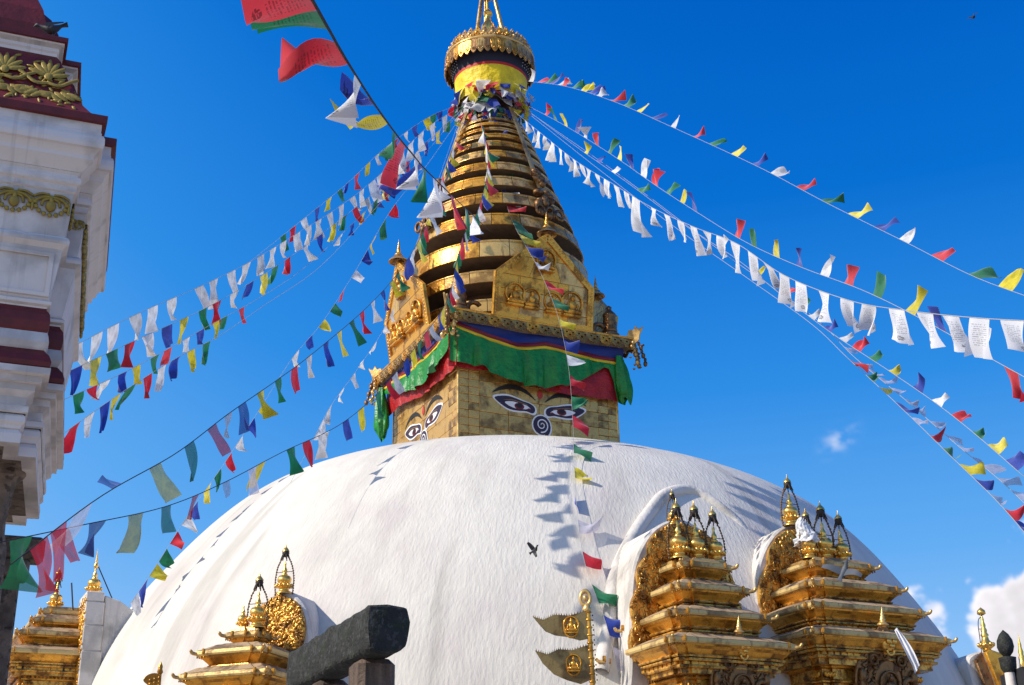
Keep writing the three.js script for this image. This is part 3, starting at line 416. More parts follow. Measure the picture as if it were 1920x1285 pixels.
// draped cloths under the cornice
{
  const C = { green: new THREE.MeshPhysicalMaterial({ color: lin(0.008, 0.225, 0.026), roughness: 0.42, sheen: 0.25, sheenRoughness: 0.4, sheenColor: lin(0.1, 0.5, 0.12), map: rep(grainTex, 1.3), bumpMap: rep(bumpTex, 1.1), bumpScale: 0.03, side: THREE.DoubleSide }), red: new THREE.MeshPhysicalMaterial({ color: lin(0.40, 0.004, 0.006), roughness: 0.5, sheen: 0.1, sheenRoughness: 0.5, sheenColor: lin(0.5, 0.05, 0.05), map: rep(grainTex, 1.1), bumpMap: rep(bumpTex, 1.3), bumpScale: 0.03, side: THREE.DoubleSide }), blue: std({ color: lin(0.008, 0.022, 0.17), roughness: 0.6 }), maroon: std({ color: lin(0.20, 0.005, 0.014), roughness: 0.6 }), yellow: std({ color: lin(0.80, 0.50, 0.004), roughness: 0.55 }) };
  const fold = (a, s) => { const w = a + 0.12 * Math.sin(a * 3.3 + s), q = Math.abs(Math.sin(w * 4.1 + s)); return (1 - 2 * q * q) * 0.55 + Math.sin(w * 13.7 + 1.3 * s) * 0.28 + Math.sin(w * 23 + s * 2) * 0.12; };
  function hang(label, face, F) {
    const t = thing('cornice_cloth', label, 'cloth', [0, 0, 0], PSI - Math.PI / 2 * face, 'cloths draped under the gilded cornice');
    const strip = (top, bot, n0, amp, fl, s, nu = 140, nv = 12) => surf(nu, nv, (u, v) => { const a = lerp(F.a0, F.a1, u), y0 = top(a), y1 = bot(a), d = (16.1 - lerp(y0, y1, v)) / 1.4; return [a, lerp(y0, y1, v), n0 + fold(a, s) * amp * Math.max(0.1, d) + fl * d * d + 0.02 * Math.sin(a * 3 + v * 4)]; });
    const yb = (a) => interp(F.stripe, a);
    mesh('blue_stripe', strip(() => 16.30, (a) => yb(a) + 0.215, 2.79, 0.03, 0.02, 1), C.blue, t);
    mesh('maroon_stripe', strip((a) => yb(a) + 0.22, (a) => yb(a) + 0.095, 2.80, 0.03, 0.02, 1, 140, 3), C.maroon, t);
    mesh('yellow_stripe', strip((a) => yb(a) + 0.10, yb, 2.81, 0.03, 0.02, 1, 140, 3), C.yellow, t);
    mesh('green_drape', strip((a) => yb(a) + 0.005, (a) => Math.min(yb(a) - 0.02, interp(F.green, a)), 2.83, 0.15, F.flare ?? 0.03, 1, 260, 16), C.green, t);
    mesh('red_underskirt', strip((a) => yb(a) + 0.05, (a) => interp(F.red, a), 2.70, 0.05, -0.02, 4.2, 160, 14), C.red, t);
    return t;
  }
  const f0 = hang('green drape with blue, maroon and yellow stripes above the front pair of painted eyes', 0, { a0: -2.86, a1: 2.62, stripe: [[-2.9, 16.12], [-2.3, 15.97], [-1.72, 15.82], [-0.82, 15.69], [-0.3, 15.78], [0.05, 15.86], [0.7, 15.80], [1.9, 15.72], [2.7, 15.70]], green: [[-2.95, 15.12], [-2.6, 15.02], [-1.89, 15.04], [-1.57, 14.89], [-0.84, 14.68], [-0.09, 14.66], [0.75, 14.86], [1.12, 15.03], [1.56, 15.32], [1.93, 15.58], [2.08, 15.56], [2.24, 15.2], [2.36, 14.6], [2.62, 14.55]], red: [[-2.9, 14.93], [-1.6, 15.0], [-0.9, 14.86], [-0.3, 14.72], [0.53, 14.64], [1.39, 14.66], [2.53, 14.68]] });
  // bundle of green knotted at the right end of the front drape
  mesh('green_knot', surf(16, 22, (u, v) => { const a = u * Math.PI * 2, y = lerp(16.0, 14.62, v), r = 0.10 + 0.16 * Math.sin(Math.min(1, v * 1.3) * Math.PI * 0.62) + 0.03 * Math.sin(a * 5 + v * 6), tuck = v > 0.8 ? 1 - (v - 0.8) * 2.4 : 1; const k = 0.05 * Math.sin(a * 7 + v * 3) * v; return [2.42 + 0.20 * v + Math.sin(a) * (r + k) * tuck * 0.9, y - 0.12 * Math.sin(a * 2) * (v > 0.9 ? 1 : 0), 2.86 + Math.cos(a) * (r * 0.45 + k) * tuck]; }), C.green, f0);
  const f3 = hang('sunlit green drape with red lining under the cornice on the left side of the tower', 1, { a0: -2.62, a1: 2.86, stripe: [[-2.7, 16.05], [-1.8, 15.98], [-0.6, 15.84], [0.8, 15.80], [1.8, 15.86], [2.9, 16.1]], green: [[-2.65, 15.9], [-1.87, 15.72], [-0.73, 15.36], [0.2, 15.12], [0.9, 15.08], [1.75, 15.18], [2.4, 15.5], [2.8, 15.9]], red: [[-2.65, 15.15], [-1.6, 15.22], [0.0, 14.95], [0.56, 14.9], [1.95, 14.9], [2.86, 14.95]], flare: 0.10 });
  mesh('green_knot', surf(18, 22, (u, v) => { const a = u * Math.PI * 2, y = lerp(16.1, 14.48, v), r = 0.12 + 0.26 * Math.sin(Math.min(1, v * 1.2) * Math.PI * 0.6) + 0.04 * Math.sin(a * 5 + v * 6), tuck = v > 0.8 ? 1 - (v - 0.8) * 2.2 : 1; const k = 0.07 * Math.sin(a * 7 + v * 4) * v; return [-2.58 + 0.14 * v + Math.sin(a) * (r + k) * tuck * 0.9, y - 0.12 * Math.sin(a * 2) * (v > 0.9 ? 1 : 0), 2.90 + Math.cos(a) * (r * 0.5 + k) * tuck]; }), C.green, f3);
}

// ---------------------------------------------------------------- gilded shrines built against the dome
let BACK = 9; const redent = (h, w = 0.24, e = 0.05) => { const c = h - w, k = h - e; return [[-c, h], [c, h], [c, k], [k, k], [k, c], [h, c], [h, -c], [k, -c], [k, -k], [c, -k], [c, -h], [-c, -h], [-c, -k], [-k, -k], [-k, -c], [-h, -c], [-h, c], [-k, c], [-k, k], [-c, k]].map(([x, z]) => [x, z < -BACK + 0.3 ? -BACK + (z + h) * 0.02 + (Math.abs(x) > c ? 0 : -0.004) : z]); };
const clipGeo = solid(cbox(0.05, 0.11, 0.06, 0, -0.055, 0, 0.012));
const hornGeo = solid([tube([[0, 0, 0], [0.08, 0.0, 0], [0.14, 0.01, 0], [0.17, 0.045, 0]], 0.034, 10, 6), ball(0.03, 0.172, 0.05, 0, [1, 1, 1], 6)]);
// chaitya finial inside a pointed halo of dark chain
function chaitya(parent, x, y, z, s = 1, o = {}) {
  const g = pgroup(o.name ?? 'chaitya_finial', parent); g.position.set(x, y, z); g.scale.setScalar(s); g.rotation.y = o.turn ?? 0; const gm = o.mat ?? mat.goldShine;
  mesh('body', lathe([[0.17, 0], [0.18, 0.03], [0.12, 0.06], [0.11, 0.12], [0.18, 0.14], [0.19, 0.17], [0.13, 0.21], [0.11, 0.22], [0.155, 0.27], [0.165, 0.33], [0.13, 0.40], [0.05, 0.40], [0.07, 0.42], [0.07, 0.45], [0.04, 0.47], [0.06, 0.5], [0.055, 0.55], [0.03, 0.6], [0.02, 0.66], [0.03, 0.68], [0.001, 0.76]], 16), gm, g);
  mesh('bead_ring', [...Array(12)].map((_, i) => ball(0.042, Math.cos(i / 12 * 6.283) * 0.18, 0.18, Math.sin(i / 12 * 6.283) * 0.18, [1, 1, 1], 6)), gm, g);
  if (o.halo !== false) {
    const pts = [[-0.22, 0.0], [-0.235, 0.25], [-0.215, 0.5], [-0.14, 0.72], [0, 0.90], [0.14, 0.72], [0.215, 0.5], [0.235, 0.25], [0.22, 0]].map(([a, b]) => V(a, b, 0)), cv = new THREE.CatmullRomCurve3(pts), ch = [new THREE.TubeGeometry(cv, 30, 0.012, 5)];
    for (let i = 0; i <= 34; i++) { const p = cv.getPointAt(i / 34); ch.push(ball(0.023, p.x, p.y, rr(-0.012, 0.012), [1, 1, 1], 5)); }
    ch.push(bar([-0.19, 0.5, 0], [0.19, 0.5, 0], 0.009));
    mesh('chain_halo', ch, mat.chain, g);
    const crown = [lathe([[0.03, 0.84], [0.07, 0.88], [0.085, 0.94], [0.06, 0.98]], 12), ...[...Array(7)].map((_, i) => bar([Math.cos(i / 7 * 6.283) * 0.06, 0.92, Math.sin(i / 7 * 6.283) * 0.06], [Math.cos(i / 7 * 6.283) * 0.11, 0.78, Math.sin(i / 7 * 6.283) * 0.11], 0.012))];
    mesh('halo_crown', crown, mat.darkIron, g); mesh('halo_tip', lathe([[0.085, 0.97], [0.08, 1.0], [0.05, 1.04], [0.02, 1.07], [0.001, 1.16]], 12), mat.goldShine, g);
  }
  return g;
}
function scallop(hw, y0, y1, lobes) { // half outline of a lobed arch, mirrored
  const L = [[-hw, y0]]; for (let k = 0; k < lobes; k++) { const t0 = k / lobes, t1 = (k + 1) / lobes, a = (t) => -hw * Math.pow(1 - t * t, 0.5) - 0.02, n = 6; for (let i = 1; i <= n; i++) { const t = lerp(t0, t1, i / n); L.push([a(t) - 0.10 * Math.sin(i / n * Math.PI), lerp(y0, y1, t) + 0.02 * Math.sin(i / n * Math.PI)]); } }
  return [...L, ...L.slice(0, -1).map(([x, y]) => [-x, y]).reverse()];
}
// repousse foliage: a gilt sheet covered with small raised scrolls
function foliage(outline, n, sd, z = 0) {
  seed = sd; const xs = outline.map((p) => p[0]), ys = outline.map((p) => p[1]), x0 = Math.min(...xs), x1 = Math.max(...xs), y0 = Math.min(...ys), y1 = Math.max(...ys), out = [];
  const inside = (x, y) => { let c = false; for (let i = 0, j = outline.length - 1; i < outline.length; j = i++) { const [xi, yi] = outline[i], [xj, yj] = outline[j]; if ((yi > y) !== (yj > y) && x < (xj - xi) * (y - yi) / (yj - yi) + xi) c = !c; } return c; };
  const lobe = new THREE.SphereGeometry(1, 6, 4);
  for (let k = 0, m = 0; k < n && m < n * 6; m++) { const x = rr(x0, x1), y = rr(y0, y1); if (!inside(x, y)) continue; k++; const s = rr(0.022, 0.045); out.push(at(lobe.clone(), x, y, z, 0, 0, rr(0, 3.14), [s * 1.9, s * 0.75, s * 0.8])); }
  return join(out);
}
function shrine(o) {
  const t = thing(o.name ?? 'gilded_shrine', o.label, 'shrine', o.pos, o.turn, 'gilded shrines against the dome');
  seed = o.seed; BACK = o.back ?? 9;
  o.tiers.forEach(([y, h, ins, drop], i) => {
    const tier = pgroup('roof_tier', t), last = i === o.tiers.length - 1, plan = redent(h), rise = last ? 0.07 : 0.11;
    mesh('roof_slope', sweep(plan, [[-0.012, y + 0.05], [-0.06, y + 0.07], [-(ins ?? 0.36), y + 0.07 + rise]], [false, true]), last ? mat.goldPale : mat.goldDust, tier);
    mesh('eave_rim', sweep(plan, [[-0.050, y - 0.055], [-0.005, y - 0.05], [0.012, y - 0.02], [0.006, y + 0.04], [-0.02, y + 0.046]], [false, false]), mat.rim, tier);
    mesh('cove', sweep(plan, [[-0.178, y - 0.205], [-0.163, y - 0.185], [-0.111, y - 0.13], [-0.063, y - 0.085], [-0.050, y - 0.05]], [false, false]), mat.gold, tier);
    mesh('fillet', sweep(plan, [[-0.200, y - 0.262], [-0.163, y - 0.258], [-0.148, y - 0.24], [-0.152, y - 0.222], [-0.178, y - 0.205]], [false, false]), mat.goldOld, tier);
    mesh('fillet', sweep(plan, [[-0.252, y - 0.325], [-0.200, y - 0.32], [-0.181, y - 0.30], [-0.185, y - 0.275], [-0.215, y - 0.262]], [false, false]), mat.goldOld, tier);
    mesh('neck', sweep(plan, [[-0.296, y - drop], [-0.296, y - 0.44], [-0.229, y - 0.435], [-0.215, y - 0.41], [-0.222, y - 0.385], [-0.274, y - 0.38], [-0.274, y - 0.325]], [true, false]), mat.goldOld, tier);
    const bd = [], bl = []; for (let f = 0; f < 4; f++) { if (f === 2) continue; const q = new THREE.Matrix4().makeRotationY(f * Math.PI / 2), zmin = f ? -BACK : -9; for (let x = -h + 0.06; x < h - 0.05; x += 0.072) { const p = V(x, y - 0.075, h - 0.075).applyMatrix4(q); if (p.z > zmin) bd.push(ball(0.017, p.x, p.y, p.z, [1, 1.2, 1], 5)); } for (let x = -h + 0.42; x < h - 0.36; x += 0.15) { const g = box(0.10, 0.05, 0.05, x, y - 0.352, h - 0.285); g.applyMatrix4(q); if (V(x, 0, h).applyMatrix4(q).z > zmin) bl.push(g); } }
    mesh('bead_row', bd, mat.goldOld, tier).userData.kind = 'stuff'; if (bl.length) mesh('block_row', bl, mat.gold, tier).userData.kind = 'stuff';
    for (let f = 0; f < 4; f++) {
      const q = new THREE.Matrix4().makeRotationY(f * Math.PI / 2);
      for (const s of [-1, 1]) { const m = new THREE.Mesh(clipGeo, mat.gold); m.name = 'eave_clip'; m.castShadow = m.receiveShadow = true; m.position.set(s * (h - 0.24), y + 0.012, h + 0.004).applyMatrix4(q); m.rotation.y = f * Math.PI / 2; tier.add(m); }
      const hn = new THREE.Mesh(hornGeo, mat.goldPale); hn.name = 'eave_horn'; hn.castShadow = hn.receiveShadow = true; hn.position.set(h - 0.10, y - 0.01, h - 0.10).applyMatrix4(q); hn.rotation.y = f * Math.PI / 2 - Math.PI / 4; tier.add(hn);
    }
  });
  const [y1, h1] = o.tiers[0], w = h1 - 0.50, pl = redent(w, 0.26, 0.07);
  // walls with string courses, pilasters and a dentil row
  const wall = pgroup('shrine_wall', t);
  mesh('wall_core', sweep(redent(w, 0.26, 0.07), [[0, 0], [0, y1 - 0.36]]), mat.goldOld, wall);
  for (const [yy, k] of [[y1 - 0.95, 0.06], [y1 - 0.83, 0.075], [y1 - 1.55, 0.07], [y1 - 2.2, 0.09]]) mesh('string_course', sweep(pl, [[0, yy - 0.04], [k, yy - 0.025], [k + 0.01, yy], [k - 0.02, yy + 0.03], [0, yy + 0.04]], [false, false]), mat.goldOld, wall);
  mesh('frieze', sweep(pl, [[0.0, y1 - 0.60], [0.05, y1 - 0.58], [0.05, y1 - 0.55], [0.03, y1 - 0.54], [0.03, y1 - 0.46], [0.07, y1 - 0.44], [0.10, y1 - 0.40], [0.0, y1 - 0.38]], [false, false]), mat.gold, wall);
  const dent = []; for (let f = 0; f < 4; f++) { const q = new THREE.Matrix4().makeRotationY(f * Math.PI / 2), n = Math.floor(w * 2 / 0.085); for (let k = 0; k < n; k++) { const x = -w + 0.06 + k * 0.085, inC = Math.abs(x) < w - 0.26; const g = box(0.045, 0.07, 0.05, x, y1 - 0.50, w + (inC ? 0.045 : -0.025)); g.applyMatrix4(q); dent.push(g); } }
  mesh('dentil_row', dent, mat.bronze, wall).userData.kind = 'stuff';
  for (let f = 0; f < 4; f++) for (const s of [-1, 1]) { const g = cbox(0.15, y1 - 1.7, 0.05, s * (w - 0.17), 0.6, w + 0.0, 0.012); g.rotateY(f * Math.PI / 2); mesh('pilaster', g, mat.goldPale, wall); const b = []; for (let k = 0; k < 7; k++) b.push(ball(0.03, s * (w - 0.06 - k * 0.035), y1 - 0.70 - 0.02 * (k % 2), w + 0.03, [1, 1.6, 1], 5)); const bb = join(b); bb.rotateY(f * Math.PI / 2); mesh('pendant_beads', bb, mat.gold, wall); }
  mesh('doorway', box(w * 0.9, 2.2, 0.06, 0, 1.6, w + 0.0), mat.black, wall);
  mesh('plinth', sweep(redent(h1 - 0.2, 0.26, 0.07), [[0.1, 0], [0.1, 0.4], [0.02, 0.45], [0, 0.6], [-0.2, 0.62]]), mat.stone, wall);
  if (o.torana) {
    const q = pgroup('torana', t), [tx, ty, ts] = o.torana; q.position.set(tx, ty, w + 0.16); q.scale.setScalar(ts); q.rotation.x = 0.10;
    const out = smooth([[-0.5, -0.75], [-0.62, -0.45], [-0.56, -0.1], [-0.36, 0.22], [-0.16, 0.42], [0, 0.56], [0.16, 0.42], [0.36, 0.22], [0.56, -0.1], [0.62, -0.45], [0.5, -0.75]], 4);
    mesh('tympanum', [plate(out, 0.08, 0.02)], mat.bronze, q);
    const inn = out.map(([x, y]) => [x * 0.9, y * 0.9 - 0.03]); mesh('scrollwork', foliage(inn, 260, o.seed + 5, 0.09), mat.bronze, q);
    mesh('guardian_face', [ball(0.14, 0, 0.24, 0.13, [1, 1.05, 0.8], 14), ball(0.05, -0.06, 0.27, 0.23, [1, 1, 1], 8), ball(0.05, 0.06, 0.27, 0.23, [1, 1, 1], 8), ball(0.05, 0, 0.20, 0.24, [1.2, 0.8, 1], 8), at(new THREE.TorusGeometry(0.07, 0.022, 6, 14, Math.PI), 0, 0.13, 0.2, 0, 0, Math.PI), bar([-0.1, 0.34, 0.1], [-0.2, 0.44, 0.1], 0.03, 0.008), bar([0.1, 0.34, 0.1], [0.2, 0.44, 0.1], 0.03, 0.008)], mat.goldShine, q);
    for (const s of [-1, 1]) { mesh('ear_ring', at(new THREE.TorusGeometry(0.075, 0.026, 7, 16), s * 0.28, -0.02, 0.12), mat.bronze, q); mesh('serpent_coil', [at(new THREE.TorusGeometry(0.12, 0.045, 7, 18, 4.6), s * 0.42, -0.42, 0.12, 0, 0, s > 0 ? -0.8 : 1.6), ball(0.07, s * 0.52, -0.28, 0.11, [1, 1.8, 1], 8)], mat.bronze, q); }
    const inner = [...Array(22)].map((_, i) => [Math.cos(i / 22 * 6.283) * 0.27, Math.sin(i / 22 * 6.283) * 0.36 - 0.38]); mesh('inner_panel', [plate(inner, 0.05, 0.012).translate(0, 0, 0.08), ...seated(0.62).map((g) => g.translate(0, -0.62, 0.14))], mat.bronze, q);
    mesh('torana_finial', finial(0.34, 0.10).translate(0, 0.5, 0.05), mat.goldPale, q);
  }
  // lobed gilt back panel on a white plastered niche that runs back into the dome
  if (o.niche) {
    const { hw, y0, y1: ya, lobes, z, back, dx = 0 } = o.niche, out = scallop(hw, y0, ya, lobes), n = pgroup('niche', t);
    mesh('lobed_panel', [plate(out.map(([x, y]) => [x + dx, y]), 0.10, 0.02).translate(0, 0, z)], mat.goldOld, n);
    const ring = out.map(([x, y]) => [x * 0.985 + dx, y0 + (y - y0) * 0.99]); mesh('repousse_foliage', foliage(ring, o.niche.n ?? 700, o.seed + 9, z + 0.10), mat.goldOld, n);
    const big = smooth([[-hw - 0.05, y0 - 1], [-hw - 0.06, y0], [-hw * 0.93 - 0.10, lerp(y0, ya, 0.35)], [-hw * 0.74 - 0.16, lerp(y0, ya, 0.7)], [-hw * 0.4 - 0.1, lerp(y0, ya, 0.95)], [0, ya + 0.10], [hw * 0.4 + 0.1, lerp(y0, ya, 0.95)], [hw * 0.74 + 0.16, lerp(y0, ya, 0.7)], [hw * 0.93 + 0.18, lerp(y0, ya, 0.35)], [hw + 0.18, y0], [hw + 0.16, y0 - 1]], 5).map(([x, y]) => [x + dx, y]);
    const pg = join([plate(big, back, 0.04)]); { const p = pg.attributes.position; for (let i = 0; i < p.count; i++) { const k = 0.3 + 0.7 * Math.min(1, (p.getZ(i) + 0.05) / (back - 0.25)); p.setX(i, dx + (p.getX(i) - dx) * k); } pg.computeVertexNormals(); } mesh('plaster_niche', pg.translate(0, 0, z - back - 0.002), mat.lime, n);
  }
  for (const c of o.finials ?? []) chaitya(t, ...c);
  return t;
}

mat.rim = std({ color: lin(0.74, 0.52, 0.20), metalness: 0.3, roughness: 0.5, map: rep(tarnish, 0.9), bumpMap: hammered, bumpScale: 0.006 });
mat.chain = std({ color: lin(0.15, 0.09, 0.042), metalness: 0.5, roughness: 0.5 });
mat.lime = std({ color: lin(0.80, 0.765, 0.71), roughness: 0.88, map: rep(mat.paint.map, 0.5), bumpMap: rep(bumpTex, 1.2), bumpScale: 0.015 });
const locToWorld = (a, y, n) => { const p = A3.clone().multiplyScalar(a).addScaledVector(N3, n); return [p.x, y, p.z]; };

const shrineA = shrine({ label: 'smaller gilded tiered shrine left of the larger pair, three halo finials on its crown', pos: locToWorld(-2.22, 0, 12.97), turn: PSI, seed: 21, back: 0.30,
  tiers: [[5.66, 1.33, 0.30, 0.52], [6.20, 1.06, 0.28, 0.42], [6.73, 0.81, 0.24, 0.40], [7.19, 0.60, 0.10, 0.36]], torana: [0.20, 5.36, 1.0], niche: { hw: 1.20, y0: 5.5, y1: 8.18, lobes: 4, z: -0.30, back: 2.4, dx: 0.03, n: 1100 },
  finials: [[-0.42, 7.33, 0.28, 1.0], [-0.03, 7.33, 0.28, 1.0], [0.38, 7.33, 0.28, 0.94], [-0.10, 8.16, -0.34, 0.62]] });
const shrineB = shrine({ label: 'largest gilded tiered shrine at the right of the dome, a white scarf on its arch', pos: locToWorld(1.62, 0, 11.98), turn: PSI, seed: 31, back: 0.30,
  tiers: [[6.11, 1.72, 0.32, 0.55], [6.69, 1.43, 0.30, 0.45], [7.18, 1.15, 0.26, 0.42], [7.68, 0.82, 0.12, 0.40]], torana: [0.14, 5.72, 1.2], niche: { hw: 1.32, y0: 6.0, y1: 8.72, lobes: 3, z: -0.36, back: 2.4, dx: -0.12, n: 1200 },
  finials: [[-0.62, 7.82, 0.45, 0.92], [-0.20, 7.82, 0.42, 1.1], [0.24, 7.82, 0.42, 0.95], [-0.42, 8.70, -0.30, 0.98]] });
const azC = R(-19.33);
const shrineC = shrine({ label: 'small gilded shrine on the left front of the dome with a round foliage panel', pos: [Math.sin(azC) * 13.05 + Math.cos(azC) * -0.41, 0, Math.cos(azC) * 13.05 - Math.sin(azC) * -0.41], turn: azC, seed: 41, back: 0.72,
  tiers: [[5.40, 0.95, 0.24, 0.44], [5.84, 0.74, 0.26, 0.40], [6.20, 0.38, 0.08, 0.34]], torana: [-0.05, 4.75, 0.9], niche: { hw: 0.48, y0: 6.0, y1: 7.10, lobes: 1, z: -0.62, back: 1.5, dx: 0.30, n: 420 },
  finials: [[0.22, 6.33, 0.12, 0.92], [0.34, 7.10, -0.62, 0.86], [-0.10, 6.33, 0.1, 0.62, { halo: false }]] });
const azD = R(-64.33);
const shrineD = shrine({ label: 'gilded tiered shrine at the far left edge beside a white plaster pier', pos: [Math.sin(azD) * 11.80, 0, Math.cos(azD) * 11.80], turn: azD, seed: 51, back: 0.55,
  tiers: [[6.95, 1.42, 0.30, 0.50], [7.42, 1.14, 0.28, 0.42], [7.78, 0.82, 0.2, 0.38], [8.02, 0.62, 0.10, 0.30]], finials: [[0.2, 8.12, 0.26, 0.92], [-0.3, 8.12, 0.2, 0.85]] });
{ // white plaster pier of the far left shrine, its finial and the stay rods
  const n = pgroup('plaster_pier', shrineD); n.userData.label = 'stepped white plaster pier running back to the dome';
  seed = 58; [[6.2, 6.995], [6.999, 7.59], [7.594, 8.14], [8.144, 8.55]].forEach(([a, b], i) => mesh('plaster_block', cbox(1.15 - i * 0.02, b - a - (i === 3 ? 0.17 : 0), 0.46 - i * 0.015, 0.98, a, -0.50 + i * 0.012, 0.02), mat.lime, n));
  mesh('buttress', [at(plate([[0, 5.5], [0, 8.46], [0.35, 8.36], [0.9, 8.0], [1.6, 7.7], [2.2, 7.6], [3.0, 5.5]], 1.05, 0.03), 0.42, -0.15, -0.70, Math.PI / 2)], mat.lime, n);
  mesh('gilt_edge', foliage([[0.45, 6.2], [1.52, 6.2], [1.5, 8.3], [0.45, 8.3]], 400, 59, -0.265), mat.gold, n);
  chaitya(shrineD, 1.0, 8.37, -0.48, 0.95, { halo: false, name: 'pier_finial' });
  mesh('stay_rod', bar([1.0, 8.3, -0.95], [1.0, 9.15, -0.5], 0.014), mat.darkIron, n); mesh('stay_rod', bar([0.55, 8.05, -0.12], [0.5, 8.75, -0.02], 0.018), mat.darkIron, n);
  mesh('finial_spike', [finial(0.50, 0.06).translate(1.0, 9.03, -0.48)], mat.goldShine, n);
}
{ // raised plaster arch round the niche of the nearer shrine
  const pts = [[1.9, 5.48, 11.93], [2.04, 6.11, 11.72], [2.15, 6.66, 11.49], [2.28, 7.37, 11.12], [2.67, 8.27, 10.48], [3.16, 9.07, 9.79], [3.66, 9.67, 9.16], [4.31, 9.86, 8.66], [4.95, 9.35, 8.75], [5.5, 8.5, 8.95], [5.9, 7.3, 9.2]];
  const g = tube(pts.map((p) => V(...p)), 0.15, 60, 8); g.rotateY(-PSI); mesh('niche_arch', g, mat.lime, stupa);
}
// white sheet of plastic caught on a finial, and the offering scarf
{
  const sh = (name, label, cat, p, geo, m) => { const o = mesh(name, geo, m); o.position.set(...p); tag(o, label, cat); return o; };
  const plasticM = new THREE.MeshPhysicalMaterial({ color: lin(0.78, 0.78, 0.80), roughness: 0.5, transmission: 0.25, side: THREE.DoubleSide });
  const b = locToWorld(1.62 - 0.62, 7.95, 11.98 + 0.45);
  sh('plastic_wrap', 'crumpled white plastic wrapped round a finial of the largest shrine', 'wrapping', b, surf(30, 30, (u, v) => { const a = u * 6.283 * 0.82, r = (0.24 - 0.17 * v) * (0.35 + 1.3 * fbm(Math.cos(a) * 3.5, v * 6, Math.sin(a) * 3.5, 3)); return [Math.cos(a) * r - 0.05 + 0.06 * Math.sin(v * 6), 0.18 + v * 0.52 + 0.1 * (fbm(u * 9, 3, 1, 2) - 0.5), Math.sin(a) * r]; }), plasticM);
  sh('offering_scarf', 'white silk scarf hanging from the bronze arch of the largest shrine', 'scarf', [0, 0, 0], surf(8, 24, (u, v) => { const p = V(6.90, 5.80, 14.12).lerp(V(7.16, 5.10, 14.2), v), w = 0.05 + 0.08 * Math.sin(v * 2.6); return [p.x + (u - 0.5) * w, p.y + (u - 0.5) * 0.05 + (v > 0.95 ? (u - 0.6) * 0.1 : 0), p.z + 0.03 * Math.sin(u * 12 + v * 3) + 0.05 * Math.sin(v * 3)]; }), new THREE.MeshPhysicalMaterial({ color: lin(0.75, 0.74, 0.78), roughness: 0.6, sheen: 0.5, side: THREE.DoubleSide }));
}
